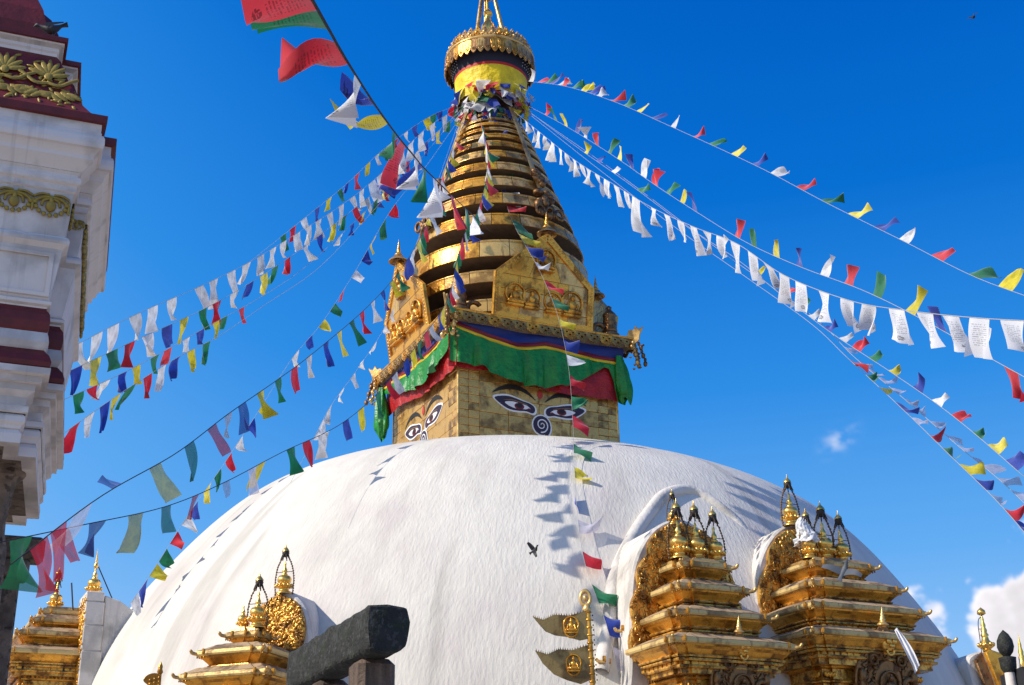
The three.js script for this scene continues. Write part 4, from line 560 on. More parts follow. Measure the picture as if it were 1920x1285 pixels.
// far right: top of another niche with a gilt slab, its finial and stay, a black lotus bud post and a gilt spire
{
  const t = thing('niche_tower', 'weathered gilt niche slab with a spire finial at the right edge', 'shrine', [11.05, 0, 6.6], R(12), 'gilded shrines against the dome');
  const lean = (g) => { const p = g.attributes.position; for (let i = 0; i < p.count; i++) p.setX(i, p.getX(i) + (6.6 - p.getY(i)) * 0.27); return g; };
  mesh('gilt_slab', [lean(join([plate([[-0.14, 3.5], [-0.14, 6.55], [0.02, 6.60], [0.30, 6.5], [0.40, 6.40], [0.30, 3.5]], 0.12, 0.02)]))], mat.gold, t);
  mesh('slab_edge', [lean(join([plate([[-0.44, 3.5], [-0.40, 6.38], [-0.15, 6.56], [-0.15, 3.5]], 0.10, 0.02).translate(0, 0, -0.1)]))], mat.bronze, t);
  mesh('plaster_back', [lean(join([plate(smooth([[-0.55, 3.5], [-0.52, 6.1], [-0.46, 6.42], [-0.2, 6.58], [0.2, 6.58], [0.5, 6.3], [0.6, 3.5]], 3), 1.2, 0.04).translate(0, 0, -1.4)]))], mat.lime, t);
  mesh('spire', [finial(0.95, 0.17).translate(-0.02, 6.58, 0), lathe([[0.05, 7.4], [0.10, 7.43], [0.09, 7.5], [0.001, 7.58]], 10).translate(-0.02, 0, 0), ...[...Array(9)].map((_, i) => ball(0.05, -0.02 + Math.cos(i * 0.7) * 0.16, 6.72, Math.sin(i * 0.7) * 0.16, [1, 1, 1], 6))], mat.goldShine, t);
  mesh('stay_wire', [tube([[-0.16, 6.55, 0], [-0.15, 6.9, 0], [-0.14, 7.2, 0], [-0.10, 7.32, 0], [-0.03, 7.36, 0]], 0.010, 20, 5), bar([-0.145, 7.08, 0], [-0.02, 7.08, 0], 0.008)], mat.darkIron, t);
  const rag = mesh('white_rag', surf(10, 10, (u, v) => [11.35 + 0.30 * u + 0.02 * Math.sin(v * 8), 6.02 - 0.35 * v * (0.5 + u * 0.6) + 0.42 * u * (1 - v) * 0.9, 6.85 + 0.05 * Math.sin(u * 9 + v * 4)]), mat.lime); tag(rag, 'white rag tucked against the weathered gilt slab', 'cloth');
  const b = thing('lotus_bud_post', 'black stone lotus bud on a turned post at the right edge', 'post', [7.73, 0, 16.95]);
  mesh('bud', [lathe([[0.05, 4.86], [0.10, 4.92], [0.125, 5.0], [0.115, 5.1], [0.07, 5.19], [0.001, 5.26]], 16)], mat.darkStone, b); mesh('collar', [lathe([[0.08, 4.62], [0.115, 4.68], [0.125, 4.80], [0.13, 4.84], [0.06, 4.86]], 16)], mat.darkStone, b); mesh('shaft', [lathe([[0.16, 0], [0.14, 0.3], [0.09, 0.5], [0.075, 4.62]], 12)], mat.paint, b);
  const r = thing('slate_roof', 'black sloping roof in the bottom right corner', 'roof', [8.15, 0, 17.2]); mesh('roof_sheet', [at(plate([[-0.34, 0], [-0.34, 4.66], [1.6, 4.35], [1.6, 0]], 1.0, 0.02), 0, 0, -0.9)], mat.black, r);
  const sp = thing('gilt_spire', 'small gilt spire cut off by the right edge', 'finial', [12.06, 0, 5.9]); mesh('spire', [finial(1.15, 0.19).translate(0, 5.95, 0)], mat.goldShine, sp); mesh('spire_base', [lathe([[0.5, 0], [0.45, 5.5], [0.25, 5.7], [0.2, 5.97]], 16)], mat.lime, sp);
  const wc = thing('white_chaitya', 'small white plaster votive stupa showing beside the dome at right', 'stupa', [11.6, 0, 3.2]); mesh('plaster_dome', [lathe([[1.7, 0], [1.7, 4.4], [1.6, 5.2], [1.25, 6.0], [0.7, 6.5], [0.3, 6.68], [0.001, 6.7]], 32)], mat.lime, wc);
}

// ---------------------------------------------------------------- white temple with maroon bands at the left edge
{
  const Y = 8.851, t = thing('white_temple', 'ornate white temple with maroon bands and gilt garlands filling the left edge', 'temple', [-3.643, 0, 26.079], R(22));
  const plan = [[-4, 0], [0, 0], [0, -0.41], [0.13, -0.41], [0.36, -3.5], [0.22, -3.52], [0.25, -3.9], [-4, -3.9]];
  const band = (name, prof, m, caps = [false, false]) => mesh(name, sweep(plan, prof.map(([d, y]) => [d, Y + y]), caps), m, t);
  band('crown_body', [[-0.70, 1.22], [-0.69, 1.40], [-0.74, 1.62], [-0.84, 1.86], [-1.02, 2.10], [-1.3, 2.4], [-1.3, 3.2]], mat.maroon, [false, true]);
  band('crown_base', [[-0.62, 1.14], [-0.60, 1.18], [-0.64, 1.25], [-0.70, 1.26]], mat.paint);
  band('upper_ledge', [[-0.52, 1.085], [-0.455, 1.09], [-0.455, 1.145], [-0.7, 1.16]], mat.maroon);
  band('upper_moulding', [[-0.55, 0.94], [-0.545, 0.98], [-0.528, 1.0], [-0.535, 1.04], [-0.49, 1.07], [-0.485, 1.09]], mat.paint);
  band('frieze', [[-0.01, 0.028], [-0.06, 0.045], [-0.16, 0.13], [-0.241, 0.245], [-0.33, 0.42], [-0.42, 0.64], [-0.50, 0.87], [-0.55, 0.95]], mat.maroon);
  band('lower_ledge', [[-0.05, -0.055], [0.0, -0.05], [0.002, 0.03], [-0.02, 0.034]], mat.maroon);
  band('cornice_moulding', [[-0.204, -0.45], [-0.18, -0.55], [-0.176, -0.544], [-0.13, -0.49], [-0.086, -0.442], [-0.084, -0.40], [-0.062, -0.37], [-0.038, -0.345]], mat.paint);
  band('cornice_moulding', [[-0.038, -0.346], [-0.012, -0.335], [0.0, -0.29], [-0.004, -0.23], [-0.018, -0.195], [-0.036, -0.19]], mat.paint);
  band('cornice_moulding', [[-0.06, -0.192], [-0.037, -0.188], [-0.037, -0.158], [-0.045, -0.15], [-0.045, -0.05]], mat.paint);
  band('cornice_moulding', [[-0.225, -0.775], [-0.203, -0.762], [-0.202, -0.70], [-0.176, -0.685], [-0.168, -0.655], [-0.18, -0.615], [-0.207, -0.60], [-0.206, -0.576], [-0.182, -0.552]], mat.paint);
  band('garland_wall', [[-0.255, -1.24], [-0.232, -1.04], [-0.224, -0.772]], mat.paint);
  band('dado_moulding', [[-0.262, -1.37], [-0.245, -1.355], [-0.213, -1.33], [-0.206, -1.30], [-0.218, -1.268], [-0.25, -1.24]], mat.paint);
  band('dado', [[-0.345, -1.90], [-0.325, -1.866], [-0.263, -1.40], [-0.262, -1.37]], mat.paint);
  band('dado_foot', [[-0.337, -1.972], [-0.335, -1.955], [-0.305, -1.94], [-0.300, -1.91], [-0.33, -1.885]], mat.paint);
  band('maroon_band', [[-0.31, -2.228], [-0.298, -2.20], [-0.290, -2.12], [-0.300, -2.04], [-0.333, -1.99], [-0.337, -1.972]], mat.maroon);
  band('white_band', [[-0.315, -2.402], [-0.300, -2.38], [-0.279, -2.33], [-0.290, -2.27], [-0.303, -2.228]], mat.paint);
  band('maroon_band', [[-0.26, -2.60], [-0.244, -2.585], [-0.236, -2.54], [-0.262, -2.47], [-0.315, -2.404]], mat.maroon);
  [[[-0.297, -2.67], [-0.236, -2.66], [-0.234, -2.60]], [[-0.345, -2.735], [-0.297, -2.73], [-0.296, -2.67]], [[-0.365, -2.812], [-0.347, -2.80], [-0.345, -2.735]], [[-0.409, -2.93], [-0.406, -2.85], [-0.365, -2.812]], [[-0.40, -3.012], [-0.383, -3.0], [-0.38, -2.945], [-0.409, -2.93]], [[-0.43, -3.15], [-0.425, -3.125], [-0.395, -3.09], [-0.40, -3.04], [-0.42, -3.012]], [[-0.55, -3.295], [-0.417, -3.29], [-0.415, -3.20], [-0.445, -3.16], [-0.43, -3.15]]].forEach((p) => band('corbel_step', p, mat.paint));
  band('soffit', [[-1.1, -3.27], [-0.55, -3.29]], mat.stone);
  band('inner_wall', [[-1.1, -8.85], [-1.1, -3.2]], mat.stone, [false, true]);
  band('roof_core', [[-0.75, -3.2], [-0.75, 1.2]], mat.paint, [true, true]);
  // garland motif: beaded swag, lotus bud, leaves and a pendant
  const motif = (() => { const g = []; for (let i = 0; i <= 8; i++) { const a = Math.PI + i / 8 * Math.PI; g.push(ball(0.024, Math.cos(a) * 0.145, -0.07 + Math.sin(a) * 0.125, 0.012, [1, 1, 0.8], 7)); } g.push(ball(0.055, 0, -0.10, 0.01, [0.95, 1.1, 0.6], 9), ball(0.03, 0, -0.035, 0.015, [0.8, 1.4, 0.7], 7)); for (const s of [-1, 1]) g.push(tube([[s * 0.02, -0.02, 0.01], [s * 0.07, -0.045, 0.018], [s * 0.085, -0.10, 0.01]], 0.016, 8, 5), tube([[0, 0.0, 0.01], [s * 0.08, -0.015, 0.02], [s * 0.15, -0.06, 0.01]], 0.017, 8, 5), tube([[s * 0.02, 0.025, 0.01], [s * 0.1, 0.02, 0.02], [s * 0.165, -0.01, 0.01]], 0.014, 8, 5)); g.push(ball(0.022, 0.168, -0.12, 0.01, [0.8, 2.4, 0.7], 7), ball(0.018, 0.168, -0.05, 0.01, [0.8, 1.6, 0.7], 7)); return solid(g); })();
  const hang = (x, y, z, ry, s = 1) => { const o = new THREE.Mesh(motif, mat.olive); o.name = 'garland_motif'; o.castShadow = o.receiveShadow = true; o.position.set(x, y, z); o.rotation.y = ry; o.scale.setScalar(s); t.add(o); };
  for (let k = 0; k < 6; k++) hang(-0.42 - k * 0.336, Y - 0.85, -0.224, 0);
  hang(-0.222, Y - 0.86, -0.41, Math.PI / 2, 0.9); hang(-0.15, Y - 0.86, -0.632, 0, 0.45);
  for (let k = 0; k < 8; k++) hang(-0.085 + k * 0.336 * 0.0744 + 0.03, Y - 0.85, -0.86 - k * 0.336, Math.PI / 2 - 0.0743);
  // gilt foliage on the sloping maroon frieze
  const palm = (() => { const g = []; for (let i = -3; i <= 3; i++) { const a = i * 0.42; g.push(at(new THREE.SphereGeometry(1, 7, 5), Math.sin(a) * 0.10, Math.cos(a) * 0.11 + 0.02, 0.012, 0, 0, -a, [0.026, 0.085, 0.02])); } g.push(ball(0.04, 0, 0.02, 0.015, [1, 1, 0.6], 7)); for (const s of [-1, 1]) { g.push(tube([[0, -0.05, 0.01], [s * 0.10, -0.07, 0.02], [s * 0.19, -0.0, 0.015], [s * 0.25, 0.04, 0.01]], 0.017, 10, 5)); for (let k = 0; k < 4; k++) g.push(at(new THREE.SphereGeometry(1, 6, 4), s * (0.07 + k * 0.055), -0.19 + 0.012 * k, 0.012, 0, 0, s * (0.9 + k * 0.1), [0.028, 0.075, 0.02])); } g.push(ball(0.05, 0, -0.18, 0.01, [1.5, 0.7, 0.5], 7)); return solid(g); })();
  const leafAt = (x, z, ry) => { const o = new THREE.Mesh(palm, mat.olive); o.name = 'frieze_foliage'; o.castShadow = o.receiveShadow = true; o.position.set(x, Y + 0.56, z); o.rotation.set(-0.39, ry, 0, 'YXZ'); o.scale.set(1.15, 1.5, 0.75); t.add(o); };
  for (let k = 0; k < 5; k++) leafAt(-0.60 - k * 0.42, -0.375, 0);
  { seed = 88; const lf = []; for (let k = 0; k < 230; k++) { const u = rnd(), x = rr(-2.6, -0.32 - 0.22 * u), yy = lerp(0.16, 0.86, u), d = interp([[0.13, -0.16], [0.245, -0.241], [0.42, -0.33], [0.64, -0.42], [0.87, -0.50]], yy); lf.push(at(new THREE.SphereGeometry(1, 6, 4), x, Y + yy, d + 0.006, 0, -0.40, rr(0, 3.14), [rr(0.03, 0.06), rr(0.012, 0.02), 0.012])); } mesh('carved_leaves', lf, mat.olive, t).userData.kind = 'stuff'; }
  for (let k = 0; k < 5; k++) leafAt(-0.25, -1.0 - k * 0.5, Math.PI / 2);
  // raised panel frame on the dado
  const fr = (x0, x1) => { const s = shapeOf([[x0, -1.86], [x1, -1.86], [x1, -1.42], [x0, -1.42]]); s.holes.push(new THREE.Path([[x0 + 0.045, -1.82], [x1 - 0.045, -1.82], [x1 - 0.045, -1.46], [x0 + 0.045, -1.46]].map((p) => new THREE.Vector2(...p)))); const g = plate(s, 0.02, 0.004); g.translate(0, 1.64, 0).rotateX(0.132).translate(0, Y - 1.64, -0.288); return g; };
  mesh('panel_frame', fr(-2.0, -0.33), mat.paint, t);
  // stone column with a round capital under the soffit, and a squared stone pier behind it
  const col = pgroup('stone_column', t); col.position.set(0, 0, 0);
  const inv = (x, z) => { const dx = x + 3.643, dz = z - 26.079; return [dx * Math.cos(R(22)) - dz * Math.sin(R(22)), dx * Math.sin(R(22)) + dz * Math.cos(R(22))]; };
  const [cx, cz] = inv(-4.66, 24.96), [px, pz] = inv(-5.03, 23.62);
  mesh('capital', lathe([[0.12, 5.36], [0.135, 5.46], [0.19, 5.50], [0.215, 5.54], [0.215, 5.60], [0.20, 5.64], [0.001, 5.66]], 28).translate(cx, 0, cz), mat.stone, col);
  mesh('shaft', lathe([[0.16, 0], [0.16, 3.6], [0.13, 4.2], [0.125, 4.8], [0.09, 4.95], [0.085, 5.08], [0.10, 5.12], [0.095, 5.18], [0.12, 5.36]], 24).translate(cx, 0, cz), mat.stone, col);
  mesh('pier', [cbox(0.30, 4.80, 0.30, px, 0, pz, 0.02), cbox(0.46, 0.20, 0.34, px, 4.802, pz, 0.03), cbox(0.72, 0.24, 0.36, px, 5.004, pz, 0.04)], mat.stone, col);
}

// ---------------------------------------------------------------- birds
function birdGeo(pose) {
  const sec = [[-0.165, 0.030, 0.004, 0.05], [-0.10, 0.028, 0.010, 0.028], [-0.05, 0.012, 0.036, 0.038], [0.0, 0.0, 0.052, 0.056], [0.05, 0.012, 0.050, 0.052], [0.09, 0.045, 0.036, 0.034], [0.115, 0.075, 0.026, 0.026], [0.135, 0.095, 0.026, 0.026], [0.155, 0.098, 0.018, 0.018], [0.172, 0.092, 0.005, 0.005], [0.19, 0.086, 0.001, 0.001]];
  const body = surf(14, sec.length * 3, (u, v) => { const k = v * (sec.length - 1), i = Math.min(sec.length - 2, Math.floor(k)), t = k - i, q = sec[i].map((a, m) => lerp(a, sec[i + 1][m], t)), a = u * 6.2832; return [q[0], q[1] + Math.sin(a) * q[2], Math.cos(a) * q[3]]; });
  const out = [body];
  const wing = (s) => (pose === 'fly' ? surf(10, 6, (u, v) => { const sp = u, ch = 0.12 * (1 - 0.55 * u * u), x = 0.05 - v * ch - 0.06 * u * u; return [x, 0.04 + 0.10 * Math.sin(u * 2.2) * s.lift, s.side * (0.03 + sp * 0.28)]; }) : surf(8, 5, (u, v) => [0.06 - u * 0.19, 0.035 - (v - 0.5) * 0.05 * (1 - u * 0.7) + 0.012, s.side * (0.05 * Math.sqrt(Math.max(0, 1 - u * 0.8)) + 0.008)]));
  out.push(wing({ side: 1, lift: 1 }), wing({ side: -1, lift: pose === 'fly' ? 0.5 : 1 }));
  if (pose !== 'fly') out.push(bar([0.01, -0.045, 0.02], [0.015, -0.085, 0.02], 0.005), bar([0.01, -0.045, -0.02], [0.015, -0.085, -0.02], 0.005));
  return join(out);
}
{
  const pig = std({ color: lin(0.016, 0.018, 0.024), roughness: 0.6 }), dark = std({ color: lin(0.012, 0.012, 0.014), roughness: 0.6 }), grey = std({ color: lin(0.07, 0.08, 0.10), roughness: 0.6 });
  const put = (label, geo, m, p, ry, rx, rz, s) => { const o = mesh('pigeon', geo, m); o.position.set(...p); o.rotation.set(rx, ry, rz, 'YXZ'); o.scale.setScalar(s); tag(o, label, 'bird'); };
  const c = Math.cos(R(22)), sn = Math.sin(R(22)), lx = -0.62, lz = -0.50;
  put('dark pigeon perched on the maroon ledge of the white temple', birdGeo('sit'), pig, [-3.643 + lx * c + lz * sn, 8.851 + 1.155 + 0.082, 26.079 - lx * sn + lz * c], R(190), 0, -0.35, 0.98);
  put('black bird flying close to the white dome', birdGeo('fly'), dark, [0.70, 7.76, 12.16], R(40), 0.9, 1.1, 0.72);
  put('grey pigeon flapping beside the largest gilded shrine', birdGeo('fly'), grey, [6.05, 6.74, 14.35], R(60), 0.4, 1.1, 1.2);
  put('tiny dark bird high in the blue sky at top right', birdGeo('fly'), dark, [19.7, 34.87, -8.65], R(30), 0.2, 0.9, 1.0);
}

// ---------------------------------------------------------------- dark stone gate and gilt standards in front of the dome
{
  const d = V(-0.41, 0, -0.91).normalize(), s = V(-0.335, 0, 30.56), ry = Math.atan2(d.x, d.z), g = thing('stone_gate', 'dark weathered stone beam resting on two brown posts in the foreground', 'gate', [s.x, 0, s.z], ry);
  const prof = smooth([[-0.112, 2.87], [-0.112, 3.04], [-0.100, 3.07], [0.085, 3.075], [0.112, 3.055], [0.115, 2.93], [0.095, 2.875], [0.04, 2.832], [-0.06, 2.828], [-0.10, 2.845]], 2);
  seed = 71; plate.steps = 40; const beam = join([plate(prof.map(([x, y]) => [-x, y]).reverse(), 1.55, 0.012)]); plate.steps = 1; { const p = beam.attributes.position; for (let i = 0; i < p.count; i++) { const x = p.getX(i), y = p.getY(i), z = p.getZ(i), k = (fbm(x * 14, y * 14, z * 6, 3) - 0.5) * 0.022, e = (fbm(x * 30 + 5, y * 30, z * 30, 2) - 0.5) * 0.010; p.setXYZ(i, x + k + e, y + k - e, z + (z < 0.05 ? e * 2 : 0)); } beam.computeVertexNormals(); }
  mesh('lintel', beam, mat.darkStone, g);
  mesh('post', cbox(0.20, 2.83, 0.22, 0.0, 0, 0.24, 0.03), mat.postStone, g); mesh('post', cbox(0.19, 2.83, 0.22, 0.0, 0, 1.02, 0.03), mat.postStone, g);
}
{
  const t = thing('gilt_standard', 'gilt metal standard with two pointed pennants and a ring top, left of the shrines', 'standard', [1.40, 0, 17.70], 0, 'gilt metal standards');
  const X = (px) => (px - 1104) / 125, Yp = (py) => (1285 - py) / 125 + 4.446;
  mat.pennant = mat.gold.clone(); mat.pennant.color = lin(0.30, 0.20, 0.075);
  const pen = (name, top, bot) => {
    const o = []; top.forEach(([x, y], i) => { if (i) { const [a, b] = top[i - 1]; for (let k = 1; k <= 6; k++) { const u = lerp(a, x, k / 6), v = lerp(b, y, k / 6); o.push([X(u - (x - a) / 12), Yp(v) + 0.0], [X(u - (x - a) / 24), Yp(v) + 0.035], [X(u), Yp(v)]); } } else o.push([X(x), Yp(y)]); });
    bot.forEach(([x, y]) => o.push([X(x), Yp(y)]));
    const q = pgroup('pennant', t); mesh('sheet', [plate(o, 0.02, 0.004)], mat.pennant, q); return q;
  };
  const p1 = pen('pennant', [[999, 1160], [1020, 1167], [1040, 1158], [1068, 1160], [1100, 1152]], [[1101, 1203], [1085, 1206], [1062, 1199], [1040, 1196], [1022, 1188], [1010, 1174]]);
  const p2 = pen('pennant', [[1002, 1222], [1026, 1230], [1046, 1221], [1072, 1223], [1102, 1214]], [[1104, 1276], [1084, 1284], [1060, 1277], [1036, 1266], [1016, 1246]]);
  const oval = (x, y) => [at(new THREE.TorusGeometry(0.13, 0.018, 6, 20), X(x), Yp(y), 0.02, 0, 0, 0, [0.8, 1.15, 1]), ...seated(0.36).map((g) => g.translate(X(x), Yp(y) - 0.10, 0.03))];
  mesh('medallion', oval(1070, 1181), mat.gold, p1); mesh('medallion', oval(1072, 1250), mat.gold, p2);
  mesh('pole', [bar([X(1105), 0, -0.01], [X(1105), Yp(1284), -0.01], 0.05, 0.04, 10), bar([X(1106), Yp(1284), -0.01], [X(1102), Yp(1150), -0.01], 0.04, 0.035, 10), ...[...Array(10)].map((_, i) => ball(0.052, X(1105.5 - i * 0.35), Yp(1280 - i * 14), -0.01, [1, 0.5, 1], 8))], mat.gold, t);
  mesh('ring_top', [at(new THREE.TorusGeometry(0.085, 0.03, 8, 22), X(1098), Yp(1128), -0.01, 0, 0, 0, [0.85, 1.25, 1]), lathe([[0.05, 0], [0.07, 0.04], [0.04, 0.1], [0.001, 0.14]], 10).translate(X(1100), Yp(1153), -0.01), ball(0.04, X(1098), Yp(1128), -0.01, [1, 1.4, 1], 8)], mat.goldPale, t);
  const b = [...Array(14)].map((_, i) => ball(0.012, X(1110 + i * 0.3), Yp(1160 + i * 9), 0.0, [1, 1, 1], 5)); mesh('chain', b, mat.darkIron, t);
  const u = thing('gilt_standard', 'small gilt leaf shaped standard at the bottom left below the dome', 'standard', [-4.72, 0, 18.3], R(10), 'gilt metal standards');
  mesh('leaf_plate', [plate(smooth([[-0.22, 4.52], [-0.16, 4.60], [-0.04, 4.62], [0.0, 4.58], [0.02, 4.40], [-0.02, 4.2], [-0.1, 4.3], [-0.14, 4.44]], 4), 0.025, 0.005), ...[...Array(12)].map((_, i) => ball(0.025, -0.12 + 0.1 * (i % 3) * 0.6, 4.36 + i * 0.018, 0.025, [1, 1, 0.6], 5))], mat.gold, u);
  mesh('pole', [bar([0, 0, 0], [0.0, 4.62, 0], 0.03, 0.025), lathe([[0.02, 4.6], [0.045, 4.64], [0.03, 4.68], [0.035, 4.72], [0.001, 4.79]], 10)], mat.gold, u);
}

// ---------------------------------------------------------------- prayer flags
const ink = tex([96, 128], (u, v) => {
  const y = 1 - v; let k = 1;
  const inX = u > 0.12 && u < 0.88;
  if (inX && y > 0.30 && y < 0.88) { const row = (y - 0.30) / 0.052, f = row - Math.floor(row); if (f > 0.35 && f < 0.80 && hash3(Math.floor(u * 46), Math.floor(row), 3) > 0.38) k = 0.74; }
  if (y > 0.08 && y < 0.26) { const d = Math.hypot((u - 0.5) * 1.5, (y - 0.17) * 2.6); if (d < 0.2 && hash3(Math.floor(u * 30), Math.floor(y * 60), 8) > 0.35) k = 0.62; }
  if (hash3(Math.floor(u * 96), Math.floor(v * 128), 5) > 0.9) k *= 0.97;
  return [k, k, k];
}, true);
const FLAG = { w: [0.80, 0.79, 0.82], l: [0.55, 0.52, 0.68], b: [0.012, 0.050, 0.42], y: [0.82, 0.68, 0.03], g: [0.006, 0.21, 0.085], r: [0.72, 0.012, 0.035] };
const flagMat = {}; for (const [k, c] of Object.entries(FLAG)) flagMat[k] = new THREE.MeshPhysicalMaterial({ color: lin(...c), roughness: 0.9, transmission: k === 'l' ? 0.5 : 0.38, thickness: 0, map: grainTex, side: THREE.DoubleSide });
const flagPrint = {}, flagSheer = {}; for (const k of Object.keys(FLAG)) { flagPrint[k] = flagMat[k].clone(); flagPrint[k].map = ink; flagSheer[k] = flagMat[k].clone(); flagSheer[k].transparent = true; flagSheer[k].opacity = k === 'l' ? 0.62 : 0.8; }
flagMat.l.transparent = true; flagMat.l.opacity = 0.72;
const fadeOf = (m) => { if (!m.userData.fades) m.userData.fades = [1, 0.86, 1.12].map((f, i) => { if (!i) return m; const c = m.clone(); c.userData = {}; const g = (m.color.r + m.color.g + m.color.b) / 3; c.color.setRGB(lerp(m.color.r, g, i === 2 ? 0.12 : 0) * f, lerp(m.color.g, g, i === 2 ? 0.12 : 0) * f, lerp(m.color.b, g, i === 2 ? 0.12 : 0) * f); return c; }); return m.userData.fades[Math.floor(rnd() * 3)]; };
const ropeMat = { pale: std({ color: lin(0.40, 0.38, 0.36), roughness: 0.8 }), dark: std({ color: lin(0.03, 0.028, 0.03), roughness: 0.8 }) };
function flagGeo(p, q, hang, h, k, point = 0.55) {
  const along = q.clone().sub(p), w = along.length(), n = along.clone().cross(hang).normalize();
  const sharp = rnd() < point, pinch = sharp ? rr(0.08, 0.45) : rr(0.5, 1.0), shift = sharp ? rr(-0.5, 0.5) : rr(-0.3, 0.3), amp = rr(0.02, 0.07) * w / 0.3, ph = rr(0, 6.28), curl = rr(-0.32, 0.32), wav = rr(3, 7), fold = rnd() < 0.4 ? rr(0.4, 1.1) : 0, len = h * rr(0.85, 1.1);
  return surf(7, 9, (u, v) => {
    const c = lerp(1, pinch, Math.pow(v, 1.2)), uu = 0.5 + (u - 0.5) * c + shift * v * v;
    const P = p.clone().addScaledVector(along, uu), bend = v * len;
    P.addScaledVector(hang, bend * (1 - 0.10 * v * Math.abs(curl)) - (u < 0.5 ? fold * 0.12 * w * v * (0.5 - u) * 2 : 0));
    P.addScaledVector(n, v * (amp * Math.sin(u * wav + ph + v * 2.4) + curl * 0.5 * v * h + fold * 0.4 * w * Math.sin(u * 3.1) * v) + amp * 0.25 * Math.sin(u * 9 + ph) * v);
    return [P.x, P.y - 0.004, P.z];
  });
}
